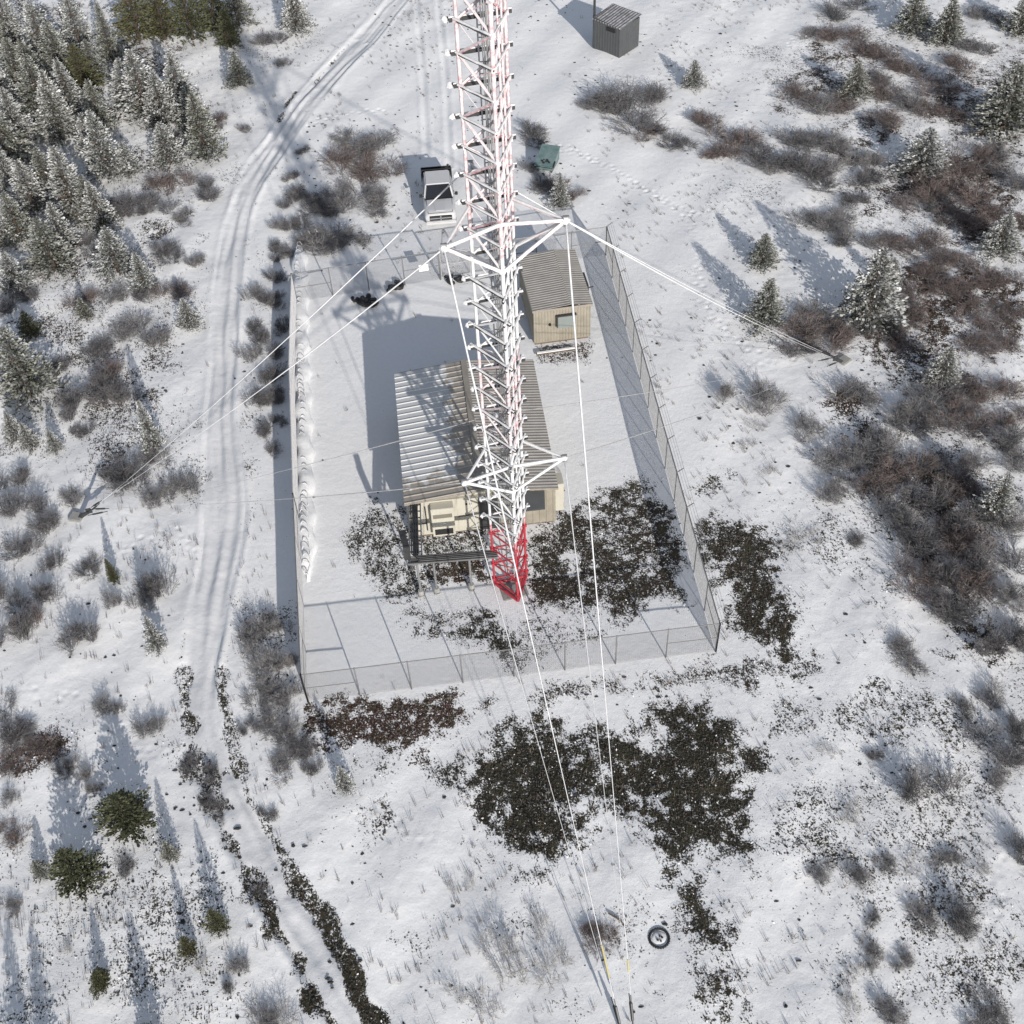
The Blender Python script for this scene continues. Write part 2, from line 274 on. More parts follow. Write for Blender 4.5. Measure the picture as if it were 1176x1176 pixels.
[29.92, 17.4, 0.52, 1.36, "b", "mid-sized brownish leafless shrub well right of the tall rimed spruce, fifth nearest"],
[27.72, 16.82, 0.48, 1.22, "b", "mid-sized brownish leafless shrub well front-right of the tall rimed spruce, nearer"],
[24.32, 17.21, 0.63, 1.23, "b", "mid-sized brownish leafless shrub front-right of the tall rimed spruce"],
[22.75, 17.0, 0.56, 1.22, "b", "mid-sized brownish leafless shrub in front of the tall rimed spruce"],
[29.0, 14.75, 0.47, 1.2, "b", "mid-sized brownish leafless shrub well front-right of the tall rimed spruce, farther"],
[27.33, 14.23, 0.5, 1.31, "b", "mid-sized brownish leafless shrub well right of the eastern guy anchor, farther"],
[22.94, 15.02, 0.51, 1.08, "b", "small brownish leafless shrub right of the eastern guy anchor"],
[18.44, 16.04, 0.97, 1.93, "b", "large brownish leafless shrub close behind-left of the eastern guy anchor"],
[17.33, 15.69, 0.85, 1.2, "g", "mid-sized grey leafless shrub left of the eastern guy anchor"],
[19.78, 16.17, 0.85, 1.21, "b", "mid-sized brownish leafless shrub close behind the eastern guy anchor"],
[18.75, 18.15, 0.65, 1.42, "g", "mid-sized grey leafless shrub behind-left of the eastern guy anchor"],
[20.84, 16.4, 0.67, 1.09, "d", "small dark grey leafless shrub close behind-right of the eastern guy anchor"],
[12.54, 11.9, 1.13, 0.66, "g", "small grey leafless shrub well front-left of the eastern guy anchor"],
[14.94, 11.5, 1.18, 1.04, "g", "small grey leafless shrub front-left of the eastern guy anchor"],
[13.6, 10.82, 0.59, 0.66, "p", "small pale sparse leafless shrub well front-left of the eastern guy anchor"],
[13.7, 9.48, 0.35, 0.51, "p", "tiny pale sparse leafless shrub well front-left of the eastern guy anchor, nearest"],
[13.11, 8.43, 0.32, 0.5, "p", "tiny pale sparse leafless shrub well front-left of the eastern guy anchor, second nearest"],
[19.37, 10.93, 1.17, 1.21, "g", "mid-sized grey leafless shrub in front of the eastern guy anchor"],
[16.56, 9.04, 0.61, 1.07, "g", "small grey leafless shrub well in front of the eastern guy anchor, nearer"],
[13.47, 6.29, 0.34, 0.49, "p", "tiny pale sparse leafless shrub well front-left of the eastern guy anchor, third nearest"],
[17.41, 6.18, 0.91, 1.36, "g", "mid-sized grey leafless shrub well in front of the eastern guy anchor, farther"],
[18.96, 6.96, 1.06, 1.38, "g", "mid-sized grey leafless shrub well in front of the eastern guy anchor, nearer"],
[20.46, 7.43, 1.06, 1.38, "g", "mid-sized grey leafless shrub well front-right of the eastern guy anchor, third nearest"],
[21.94, 8.58, 0.92, 1.4, "d", "mid-sized dark grey leafless shrub well front-right of the eastern guy anchor, nearer"],
[20.88, 9.65, 0.97, 1.3, "g", "mid-sized grey leafless shrub well front-right of the eastern guy anchor, nearest"],
[22.86, 10.8, 0.97, 1.32, "g", "mid-sized grey leafless shrub well front-right of the eastern guy anchor, second nearest"],
[20.19, 4.97, 1.19, 1.35, "b", "mid-sized brownish leafless shrub well left of the right photo edge middle, nearer"],
[18.65, 4.19, 1.09, 1.23, "b", "mid-sized brownish leafless shrub well left of the right photo edge middle, farther"],
[20.73, 3.12, 1.25, 1.32, "d", "mid-sized dark grey leafless shrub well left of the right photo edge middle"],
[18.93, 2.15, 1.25, 1.31, "g", "mid-sized grey leafless shrub well left of the right photo edge middle"],
[19.69, 0.4, 1.09, 1.28, "d", "mid-sized dark grey leafless shrub well below-left of the right photo edge middle, second nearest"],
[21.05, 1.33, 1.06, 1.19, "d", "mid-sized dark grey leafless shrub well below-left of the right photo edge middle, nearest"],
[18.86, -1.69, 1.06, 1.15, "b", "mid-sized brownish leafless shrub well below-left of the right photo edge middle"],
[20.14, -1.52, 1.22, 1.25, "d", "mid-sized dark grey leafless shrub well below-left of the right photo edge middle, third nearest"],
[20.29, -3.59, 1.06, 1.22, "d", "mid-sized dark grey leafless shrub well below-left of the right photo edge middle, fourth nearest"],
[19.2, -3.31, 0.75, 0.98, "g", "mid-sized grey leafless shrub well below-left of the right photo edge middle"],
[21.48, -2.47, 1.26, 1.14, "b", "mid-sized brownish leafless shrub well below the right photo edge middle"],
[22.9, -1.22, 1.5, 1.41, "d", "large dark grey leafless shrub well below the right photo edge middle"],
[21.93, 0.13, 1.05, 1.18, "b", "mid-sized brownish leafless shrub below-left of the right photo edge middle, farther"],
[21.58, 0.98, 0.94, 1.14, "b", "mid-sized brownish leafless shrub below-left of the right photo edge middle, nearer"],
[24.33, 1.56, 1.05, 1.2, "g", "mid-sized grey leafless shrub close below-left of the right photo edge middle"],
[23.28, 2.19, 0.91, 1.05, "g", "mid-sized grey leafless shrub left of the right photo edge middle"],
[22.57, 4.06, 0.73, 1.18, "b", "mid-sized brownish leafless shrub left of the right photo edge middle"],
[21.97, 5.64, 0.74, 1.2, "d", "mid-sized dark grey leafless shrub well above-left of the right photo edge middle"],
[24.5, 8.69, 1.06, 1.57, "b", "large brownish leafless shrub well above-left of the right photo edge middle"],
[25.51, 7.54, 1.04, 1.39, "d", "mid-sized dark grey leafless shrub well above the right photo edge middle"],
[27.28, 8.56, 0.8, 1.13, "b", "mid-sized brownish leafless shrub well above the right photo edge middle, nearer"],
[24.56, 10.94, 0.77, 1.27, "d", "mid-sized dark grey leafless shrub well front-right of the eastern guy anchor, farther"],
[27.19, 11.02, 0.75, 1.33, "b", "mid-sized brownish leafless shrub well above the right photo edge middle, farther"],
[25.7, 10.77, 0.67, 1.15, "b", "mid-sized brownish leafless shrub well right of the eastern guy anchor, nearer"],
[26.07, 5.75, 0.68, 0.98, "g", "small grey leafless shrub above the right photo edge middle"],
[23.08, -3.19, 1.32, 0.99, "g", "mid-sized grey leafless shrub well below the right photo edge middle"],
[21.27, -5.43, 1.1, 1.1, "d", "mid-sized dark grey leafless shrub well behind-right of the lone round shrub"],
[22.5, -5.36, 1.09, 0.96, "d", "mid-sized dark grey leafless shrub well below the right photo edge middle"],
[23.91, 5.4, 0.64, 1.09, "g", "mid-sized grey leafless shrub above-left of the right photo edge middle"],
[16.19, -12.29, 1.27, 1.18, "d", "large dark grey leafless shrub in front of the lone round shrub"],
[15.75, -17.86, 0.84, 0.99, "d", "large dark grey leafless shrub well above-left of the lower right photo corner"],
[19.66, -10.6, 0.87, 1.14, "d", "large dark grey leafless shrub right of the lone round shrub"],
[20.74, -9.96, 0.94, 0.85, "d", "mid-sized dark grey leafless shrub well right of the lone round shrub"],
[18.98, -15.16, 0.85, 0.79, "d", "mid-sized dark grey leafless shrub well front-right of the lone round shrub"],
[15.62, -21.28, 0.5, 1.1, "d", "large dark grey leafless shrub close left of the lower right photo corner"],
[16.77, -5.9, 0.46, 1.18, "g", "mid-sized grey leafless shrub well behind the lone round shrub"],
[18.74, -8.65, 0.5, 0.6, "g", "small grey leafless shrub behind-right of the lone round shrub"],
[20.04, -8.05, 0.61, 0.65, "g", "small grey leafless shrub well behind-right of the lone round shrub"],
[19.18, -12.17, 0.39, 0.61, "g", "small grey leafless shrub right of the lone round shrub"],
[16.35, 4.49, 0.72, 0.91, "g", "small grey leafless shrub well in front of the eastern guy anchor, farther"],
[14.28, 1.36, 0.4, 0.88, "p", "small pale sparse leafless shrub well behind-right of the near eastern fence corner"],
[16.84, 1.27, 0.32, 0.57, "d", "tiny dark grey leafless shrub well left of the right photo edge middle"],
[14.58, -10.63, 0.32, 0.4, "g", "tiny grey leafless shrub left of the lone round shrub"],
[13.0, -12.89, 0.53, 0.64, "p", "small pale sparse leafless shrub well front-left of the lone round shrub"],
[13.52, -15.36, 0.36, 0.58, "g", "small grey leafless shrub well in front of the lone round shrub, farther"],
[12.29, -15.72, 0.48, 0.58, "g", "small grey leafless shrub well front-left of the lone round shrub"],
[14.78, -15.4, 0.39, 0.58, "p", "small pale sparse leafless shrub well in front of the lone round shrub, nearer"],
[15.95, -14.94, 0.32, 0.62, "g", "small grey leafless shrub well in front of the lone round shrub, nearer"],
[14.43, -17.52, 0.43, 0.67, "g", "mid-sized grey leafless shrub well above-left of the lower right photo corner, nearer"],
[11.89, -18.74, 0.45, 0.65, "g", "mid-sized grey leafless shrub well above-left of the lower right photo corner, farther"],
[13.05, -18.99, 0.43, 0.52, "g", "small grey leafless shrub well above-left of the lower right photo corner"],
[10.74, -20.69, 0.51, 0.54, "p", "small pale sparse leafless shrub well left of the lower right photo corner, nearer"],
[12.0, -20.85, 0.53, 0.73, "g", "mid-sized grey leafless shrub well left of the lower right photo corner"],
[10.84, -15.36, 0.4, 0.51, "g", "small grey leafless shrub well behind-right of the half-buried tyre"],
[11.19, -19.23, 0.34, 0.49, "p", "small pale sparse leafless shrub well left of the lower right photo corner, farther"],
[17.28, -15.66, 0.32, 0.48, "p", "small pale sparse leafless shrub well in front of the lone round shrub, farther"],
[12.49, -10.18, 0.32, 0.44, "p", "tiny pale sparse leafless shrub well left of the lone round shrub"],
[12.53, -17.38, 0.32, 0.4, "d", "tiny dark grey leafless shrub well above-left of the lower right photo corner"],
[-1.66, -17.67, 1.1, 1.01, "p", "large pale sparse leafless shrub well behind-left of the front guy anchor"],
[-2.13, -17.08, 0.65, 0.49, "p", "small pale sparse leafless shrub well behind-left of the front guy anchor"],
[0.37, -18.34, 0.67, 0.71, "p", "mid-sized pale sparse leafless shrub behind-left of the front guy anchor"],
[-2.33, -19.22, 0.42, 0.64, "p", "mid-sized pale sparse leafless shrub well left of the front guy anchor"],
[-3.53, -18.94, 0.5, 0.42, "p", "tiny pale sparse leafless shrub well left of the front guy anchor"],
[2.14, -17.2, 0.32, 0.63, "b", "small brownish leafless shrub left of the half-buried tyre"],
[-0.01, -16.59, 0.56, 0.5, "p", "small pale sparse leafless shrub well left of the half-buried tyre"],
[-3.41, -14.59, 0.4, 0.31, "p", "tiny pale sparse leafless shrub well front-left of the big bare soil patch"],
[-2.74, -14.73, 0.32, 0.31, "p", "tiny pale sparse leafless shrub well left of the half-buried tyre"],
[1.8, -16.85, 0.32, 0.4, "b", "tiny brownish leafless shrub left of the half-buried tyre"]]
PATCHES=[[[[-2.33, -10.4], [-2.44, -9.02], [-0.14, -7.95], [3.23, -8.09], [5.07, -8.36], [6.14, -7.58], [7.96, -7.97], [9.59, -8.69], [9.34, -10.45], [9.49, -12.29], [8.45, -14.85], [7.3, -14.38], [6.89, -13.78], [5.25, -14.2], [4.24, -12.78], [2.73, -12.18], [1.76, -12.86], [0.77, -13.98], [0.03, -14.5], [-0.99, -14.37], [-2.1, -12.59]], 0.88, 0.12, 1.1], [[[-4.58, -8.82], [-2.22, -8.32], [-2.33, -10.4], [-4.31, -10.01]], 0.62, 0.2, 0.8], [[[10.21, 4.22], [11.6, 3.49], [13.21, 0.06], [13.22, -2.56], [13.0, -5.48], [11.07, -6.79], [10.88, -4.42], [9.87, -1.41], [8.99, 1.04]], 0.8, 0.35, 1.0], [[[10.65, 0.87], [12.19, 0.17], [12.4, -3.49], [11.21, -4.35]], 0.85, 0.4, 0.8], [[[-9.42, -5.74], [-2.66, -5.7], [-2.55, -7.42], [-4.65, -8.56], [-6.5, -7.7], [-8.35, -8.38], [-9.49, -7.76]], 0.72, 0.9, 0.6], [[[-2.66, -5.75], [3.12, -5.84], [10.24, -5.22], [10.33, -5.88], [3.84, -6.28], [-1.56, -6.58]], 0.56, 0.5, 0.6], [[[7.92, -4.99], [11.11, -4.82], [12.81, -5.94], [9.86, -7.04]], 0.55, 0.6, 0.6], [[[0.99, 2.97], [2.6, 4.53], [4.12, 4.38], [6.42, 6.86], [7.87, 6.03], [8.41, 3.93], [8.58, 1.08], [7.52, -1.48], [4.33, -2.49], [1.98, -1.75], [0.6, -0.79]], 0.74, 0.45, 0.8], [[[4.06, 2.09], [7.59, 2.86], [7.49, -0.43], [4.4, -1.94], [2.87, -1.02]], 0.72, 0.5, 0.8], [[[-7.94, 5.63], [-6.45, 6.79], [-4.96, 5.32], [-4.03, 0.62], [-4.81, -0.98], [-7.03, 1.45]], 0.6, 0.3, 0.7], [[[-5.22, -1.5], [-3.67, -1.14], [-0.82, -1.17], [0.43, -2.81], [-0.24, -4.3], [-2.16, -3.53]], 0.66, 0.25, 0.6], [[[-0.01, -1.25], [3.89, -2.75], [2.63, -3.27], [0.29, -2.54]], 0.4, 0.5, 0.5], [[[4.82, -14.71], [6.18, -14.83], [6.37, -16.63], [6.93, -18.04], [7.74, -20.99], [5.63, -20.81], [5.89, -17.62]], 0.74, 0.3, 0.7], [[[4.35, -12.01], [6.64, -12.22], [6.09, -13.33], [4.51, -13.38]], 0.5, 0.2, 0.6], [[[-22.63, -6.96], [-21.33, -5.95], [-19.05, -6.52], [-20.32, -7.35], [-22.41, -8.0]], 0.72, 1.0, 0.5], [[[-6.64, -10.4], [-5.85, -10.48], [-5.87, -14.19], [-6.49, -14.14]], 0.5, 0.2, 0.5], [[[-7.43, -8.38], [-5.76, -8.29], [-5.95, -9.86], [-7.16, -9.33]], 0.42, 0.2, 0.6], [[[-6.15, -15.87], [-3.63, -15.75], [-3.86, -17.44], [-5.82, -16.93]], 0.35, 0.3, 0.6], [[[26.78, 26.84], [34.5, 27.33], [27.78, 8.78], [24.09, 11.24], [24.87, 20.37]], 0.6, 0.9, 1.2], [[[2.79, 17.44], [5.9, 17.55], [5.49, 15.77], [2.76, 16.08]], 0.5, 0.8, 0.4], [[[16.57, 11.23], [18.6, 12.13], [19.83, 11.36], [19.24, 10.05], [17.24, 10.47]], 0.7, 0.8, 0.4], [[[9.42, 4.72], [10.9, 6.7], [12.9, 7.25], [12.16, 6.26], [10.97, 4.74]], 0.46, 0.1, 0.5], [[[-4.41, 2.39], [-1.01, 2.49], [-1.06, 0.32], [-3.61, 0.79]], 0.72, 0.75, 0.5], [[[-4.89, 4.03], [-0.91, 4.08], [-0.95, 2.04], [-4.5, 1.96]], 0.55, 0.4, 0.4], [[[1.02, 0.32], [2.2, 0.42], [2.48, -0.88], [1.3, -1.17]], 0.9, 0.6, 0.35], [[[12.84, 5.26], [18.8, 5.87], [17.29, -3.97], [13.31, -5.51], [12.71, 0.66]], 0.34, 0.2, 1.5], [[[-21.83, -10.8], [-13.58, -11.55], [-10.6, -19.3], [-20.23, -18.48]], 0.38, 0.2, 1.5], [[[10.99, -7.14], [21.96, -7.28], [16.76, -21.64], [7.95, -20.88]], 0.4, 0.25, 1.5], [[[24.03, 38.1], [37.76, 36.32], [26.01, 3.88], [19.48, 8.35]], 0.48, 0.7, 1.5], [[[-30.61, 31.41], [-18.78, 29.99], [-18.11, 11.06], [-26.02, 9.34]], 0.45, 0.6, 1.5], [[[-19.34, -4.24], [-21.82, -5.37], [-19.74, -10.6], [-15.88, -12.85], [-14.79, -10.26]], 0.25, 0.3, 1.2], [[[-2.81, 26.42], [-0.38, 26.31], [-0.38, 23.32], [-2.62, 23.93]], 0.36, 0.6, 0.6], [[[-37.99, 66.9], [-21.07, 64.46], [-18.81, 32.88], [-22.05, 25.86], [-29.45, 25.85]], 0.46, 0.6, 1.5], [[[18.02, 9.84], [21.84, 10.1], [26.01, 3.88], [21.96, -7.28], [19.48, -4.67]], 0.56, 0.6, 1.2], [[[-13.13, 0.57], [-10.64, 0.32], [-9.38, -8.71], [-11.39, -7.24]], 0.45, 0.4, 0.8], [[[28.03, 54.37], [41.58, 46.87], [34.5, 27.33], [25.55, 30.41], [21.84, 41.91]], 0.52, 0.7, 1.3], [[[-1.99, -4.03], [0.39, -1.29], [4.33, -2.44], [3.78, -3.63], [0.12, -4.71]], 0.45, 0.4, 0.6], [[[-2.26, -18.23], [2.9, -18.68], [2.65, -20.43], [-4.26, -19.84]], 0.3, 0.3, 1.2], [[[-9.08, -8.74], [-6.87, -8.52], [-5.08, -12.32], [-6.83, -14.4], [-7.9, -12.06]], 0.32, 0.3, 1]]
STRIPS=[[[[-15.23, -3.23], [-14.83, -5.13], [-14.2, -7.58], [-13.51, -9.36], [-12.92, -11.02]], 0.3, 0.62], [[[-13.01, -10.82], [-11.91, -12.65], [-10.92, -14.39]], 0.26, 0.8], [[[-11.01, -14.02], [-9.8, -16.41], [-8.33, -18.99], [-7.89, -19.96]], 0.34, 0.92], [[[-13.44, -3.4], [-13.12, -5.3], [-12.55, -7.65], [-11.63, -10.15], [-10.65, -12.0]], 0.28, 0.62], [[[-10.82, -11.6], [-9.4, -14.17]], 0.28, 0.78], [[[-9.41, -13.99], [-7.98, -16.23], [-7.06, -18.14], [-6.16, -20.11]], 0.34, 0.92], [[[-13.83, -8.3], [-13.16, -10.01]], 0.6, 0.72], [[[-11.27, -13.27], [-10.87, -14.18]], 0.5, 0.7], [[[-12.43, 48.34], [-13.48, 44.16]], 0.15, 0.7], [[[-8.68, 55.21], [-11.18, 49.45]], 0.12, 0.6], [[[-13.91, 0.13], [-13.24, -4.83]], 0.16, 0.42], [[[-15.24, -1.27], [-15.03, -4.65]], 0.16, 0.42]]
ROAD_L=[[-4.35, 65.24], [-9.02, 55.26], [-12.1, 48.29], [-14.51, 40.8], [-16.07, 34.05], [-16.54, 27.87], [-16.28, 21.02], [-15.83, 14.21], [-15.39, 8.22], [-15.2, 4.05], [-15.36, 0.27], [-15.32, -2.74], [-15.04, -6.01], [-14.46, -8.24], [-13.52, -10.37], [-12.43, -12.6], [-11.24, -14.72], [-9.77, -16.92], [-8.12, -19.64], [-6.77, -22.13]]
ROAD_R=[[-2.76, 65.01], [-6.65, 54.93], [-9.54, 48.59], [-12.4, 41.1], [-14.15, 35.34], [-14.74, 31.41], [-14.6, 25.86], [-14.36, 19.22], [-14.1, 14.02], [-13.23, 9.25], [-12.91, 5.55], [-13.17, 2.18], [-13.33, -0.95], [-13.56, -3.86], [-13.01, -6.65], [-11.84, -9.31], [-10.56, -11.82], [-9.23, -14.18], [-7.74, -16.42], [-6.16, -19.8], [-4.88, -22.29]]
RUTS=[[[-3.24, 62.67], [-3.01, 49.0], [-3.03, 38.22]], [[-1.49, 61.63], [-1.33, 48.77], [-1.53, 36.94]], [[-7.33, 55.02], [-10.81, 48.12], [-12.79, 42.88], [-14.25, 36.93], [-15.0, 31.25], [-14.96, 25.03], [-14.69, 17.73], [-14.31, 11.99], [-13.72, 8.05], [-13.69, 3.34], [-13.82, -0.91], [-13.79, -4.77], [-12.75, -7.97], [-11.6, -10.55], [-10.63, -12.39], [-9.21, -14.54], [-7.8, -16.76], [-6.16, -20.11]], [[-8.01, 55.83], [-11.29, 48.82], [-13.54, 42.98], [-15.42, 37.61], [-15.79, 31.34], [-15.71, 25.12], [-15.42, 19.34], [-15.06, 14.13], [-14.54, 8.13], [-14.46, 3.41], [-14.56, -0.83], [-14.49, -4.71], [-14.06, -7.42], [-13.12, -10.41], [-11.69, -13.23], [-10.53, -15.31], [-9.26, -17.3], [-7.89, -19.96]]]
PRINTS=[[[5.94, 38.18], [9.21, 35.58], [11.15, 32.71], [13.54, 29.9], [14.87, 29.45]], [[11.15, 32.71], [13.57, 28.45], [12.82, 21.78], [13.44, 17.63], [15.02, 15.53]], [[23.68, 49.34], [26.53, 52.41]], [[-19.37, 3.91], [-18.21, 4.82], [-16.33, 5.32]], [[-16.31, 5.2], [-15.28, 3.5]], [[-22.58, -3.47], [-20.88, -4.23], [-19.77, -3.97]], [[-18.34, -5.7], [-16.25, -7.22], [-14.85, -8.07]], [[18.45, -14.45], [17.68, -16.37], [16.86, -18.07], [15.43, -19.28]], [[-8.1, -11.19], [-6.14, -11.76], [-4.03, -12.6]], [[-11.87, 43.0], [-9.75, 44.27], [-6.0, 44.99]], [[-22.61, -1.3], [-22.43, 0.97]], [[9.21, 35.58], [6.0, 38.73], [2.39, 38.86]], [[0.4, 25.86], [-1.16, 26.95]], [[13.83, 14.54], [17.34, 14.89]]]
FENCE={"bl": [-9.43, -5.47], "br": [8.88, -4.51], "tr": [7.72, 25.62], "tl": [-11.22, 23.14], "l1": [-10.28, 5.28], "l2": [-10.96, 15.1]}
COIL=[[-9.7, 1.4], [-10.03, 7.66], [-10.47, 15.05], [-10.95, 22.86], [-11.29, 29.56]]
COIL_END=[[-11.3, 29.84], [-10.14, 29.89]]
import bpy, math, random
import numpy as np
from mathutils import Vector, Matrix
R=random.Random(7)
S=bpy.context.scene; COL=S.collection
PI=math.pi
# ------------------------------------------------------------------ helpers
def gz(x,y):
    x=np.asarray(x,float); y=np.asarray(y,float)
    h=.07*np.sin(x*.31+1.3)*np.sin(y*.23+.4)+.06*np.sin(x*.7+y*.5)+.035*np.sin(1.3*x-.9*y+2)
    cx=np.clip((np.abs(x+1)-9)/5,0,1); cy=np.clip((np.abs(y-10)-16)/5,0,1)
    k=np.maximum(cx,cy)
    return h*(.12+.88*k)
def G(x,y): return float(gz(x,y))
class MB:
    def __init__(s): s.v=[]; s.f=[]; s.m=[]
    def add(s,vs,fs,mi=0):
        o=len(s.v); s.v+= [tuple(v) for v in vs]; s.f+=[tuple(i+o for i in f) for f in fs]; s.m+=[mi]*len(fs); return s
    def box(s,c,d,rz=0,mi=0):
        x,y,z=[q/2 for q in d]; ca,sa=math.cos(rz),math.sin(rz)
        vs=[(c[0]+a*x*ca-b*y*sa,c[1]+a*x*sa+b*y*ca,c[2]+e*z) for e in(-1,1) for a,b in((-1,-1),(1,-1),(1,1),(-1,1))]
        return s.add(vs,[(3,2,1,0),(4,5,6,7),(0,1,5,4),(1,2,6,5),(2,3,7,6),(3,0,4,7)],mi)
    def tube(s,pts,r,n=6,mi=0,cap=True):
        pts=[Vector(p) for p in pts]; rs=r if isinstance(r,(list,tuple)) else [r]*len(pts)
        vs=[];fs=[]
        for i,p in enumerate(pts):
            d=(pts[min(i+1,len(pts)-1)]-pts[max(i-1,0)]); d.normalize()
            u=d.cross(Vector((0,0,1)) if abs(d.z)<.95 else Vector((1,0,0))).normalized(); w=d.cross(u)
            for k in range(n):
                a=2*PI*k/n; vs.append(p+(u*math.cos(a)+w*math.sin(a))*rs[i])
        for i in range(len(pts)-1):
            for k in range(n):
                a=i*n+k;b=i*n+(k+1)%n; fs.append((a,a+n,b+n,b))
        if cap: fs.append(tuple(range(n))); fs.append(tuple(range((len(pts)-1)*n,len(pts)*n))[::-1])
        return s.add(vs,fs,mi)
    def bar(s,p,q,w,h,mi=0):
        p=Vector(p);q=Vector(q);d=(q-p).normalized()
        u=d.cross(Vector((0,0,1)) if abs(d.z)<.95 else Vector((0,1,0))).normalized();t=u.cross(d)
        vs=[a+u*(i*w/2)+t*(j*h/2) for a in(p,q) for i,j in((-1,-1),(1,-1),(1,1),(-1,1))]
        return s.add(vs,[(0,1,2,3),(7,6,5,4),(0,4,5,1),(1,5,6,2),(2,6,7,3),(3,7,4,0)],mi)
    def prism(s,poly,axis,a,b,mi=0):   # poly in the plane across axis ('x': (y,z)), from a to b
        n=len(poly)
        mk=(lambda t,p:(t,p[0],p[1])) if axis=='x' else ((lambda t,p:(p[0],t,p[1])) if axis=='y' else (lambda t,p:(p[0],p[1],t)))
        vs=[mk(a,p) for p in poly]+[mk(b,p) for p in poly]
        fs=[tuple(range(n)),tuple(range(n,2*n))[::-1]]+[(i,i+n,(i+1)%n+n,(i+1)%n) for i in range(n)]
        return s.add(vs,fs,mi)
    def ball(s,c,r,n=8,m=5,mi=0,jit=0,sq=(1,1,1)):
        vs=[];fs=[]
        for j in range(m+1):
            t=PI*j/m
            for k in range(n):
                a=2*PI*k/n; q=r*(1+R.uniform(-jit,jit))
                vs.append((c[0]+q*sq[0]*math.sin(t)*math.cos(a),c[1]+q*sq[1]*math.sin(t)*math.sin(a),c[2]+q*sq[2]*math.cos(t)))
        for j in range(m):
            for k in range(n):
                a=j*n+k;b=j*n+(k+1)%n; fs.append((a,a+n,b+n,b))
        return s.add(vs,fs,mi)
    def mesh(s,name,mats,smooth=False,bevel=0):
        me=bpy.data.meshes.new(name); me.from_pydata(s.v,[],s.f)
        for m in (mats if isinstance(mats,(list,tuple)) else [mats]): me.materials.append(m)
        if len(set(s.m))>1: me.polygons.foreach_set('material_index',s.m)
        import bmesh
        bm=bmesh.new(); bm.from_mesh(me); bmesh.ops.recalc_face_normals(bm,faces=bm.faces)
        if bevel: bmesh.ops.bevel(bm,geom=[e for e in bm.edges if e.is_manifold and e.calc_face_angle(0)>.5],offset=bevel,segments=2,affect='EDGES',clamp_overlap=True)
        bm.to_mesh(me); bm.free()
        if smooth: me.polygons.foreach_set('use_smooth',[True]*len(me.polygons))
        return me
    def build(s,name,mats,parent=None,smooth=False,bevel=0,label=None):
        o=bpy.data.objects.new(name,s.mesh(name,mats,smooth,bevel)); COL.objects.link(o)
        if parent: o.parent=parent
        if label: o['label']=label
        return o
def tag(o,label,cat,group=None,kind=None):
    if label: o['label']=label
    if cat: o['category']=cat
    if group: o['group']=group
    if kind: o['kind']=kind
    return o
def thing(name,label,cat,loc,rz=0,group=None):
    o=bpy.data.objects.new(name,None); COL.objects.link(o); o.location=loc; o.rotation_euler=(0,0,rz); o.empty_display_size=.3
    return tag(o,label,cat,group)
# ------------------------------------------------------------------ materials
def mat(name,base,rough=.7,metal=0,var=0,vscale=3,bump=0,bscale=20,base2=None,detail=6,coat=0,spec=.5):
    m=bpy.data.materials.new(name); m.use_nodes=True; nt=m.node_tree; b=nt.nodes['Principled BSDF']
    b.inputs['Roughness'].default_value=rough; b.inputs['Metallic'].default_value=metal; b.inputs['Coat Weight'].default_value=coat
    b.inputs['Specular IOR Level'].default_value=spec
    b.inputs['Base Color'].default_value=(*base,1)
    if var or base2 or bump:
        tc=nt.nodes.new('ShaderNodeTexCoord')
    if var or base2:
        n=nt.nodes.new('ShaderNodeTexNoise'); n.inputs['Scale'].default_value=vscale; n.inputs['Detail'].default_value=detail; n.inputs['Roughness'].default_value=.65
        nt.links.new(tc.outputs['Object'],n.inputs['Vector'])
        r=nt.nodes.new('ShaderNodeValToRGB'); r.color_ramp.elements[0].position=.35; r.color_ramp.elements[1].position=.65
        b2=base2 or tuple(c*(1-var) for c in base)
        r.color_ramp.elements[0].color=(*b2,1); r.color_ramp.elements[1].color=(*base,1)
        nt.links.new(n.outputs['Fac'],r.inputs['Fac']); nt.links.new(r.outputs['Color'],b.inputs['Base Color'])
    if bump:
        n2=nt.nodes.new('ShaderNodeTexNoise'); n2.inputs['Scale'].default_value=bscale; n2.inputs['Detail'].default_value=4
        nt.links.new(tc.outputs['Object'],n2.inputs['Vector'])
        bp=nt.nodes.new('ShaderNodeBump'); bp.inputs['Distance'].default_value=bump; nt.links.new(n2.outputs['Fac'],bp.inputs['Height']); nt.links.new(bp.outputs['Normal'],b.inputs['Normal'])
    return m
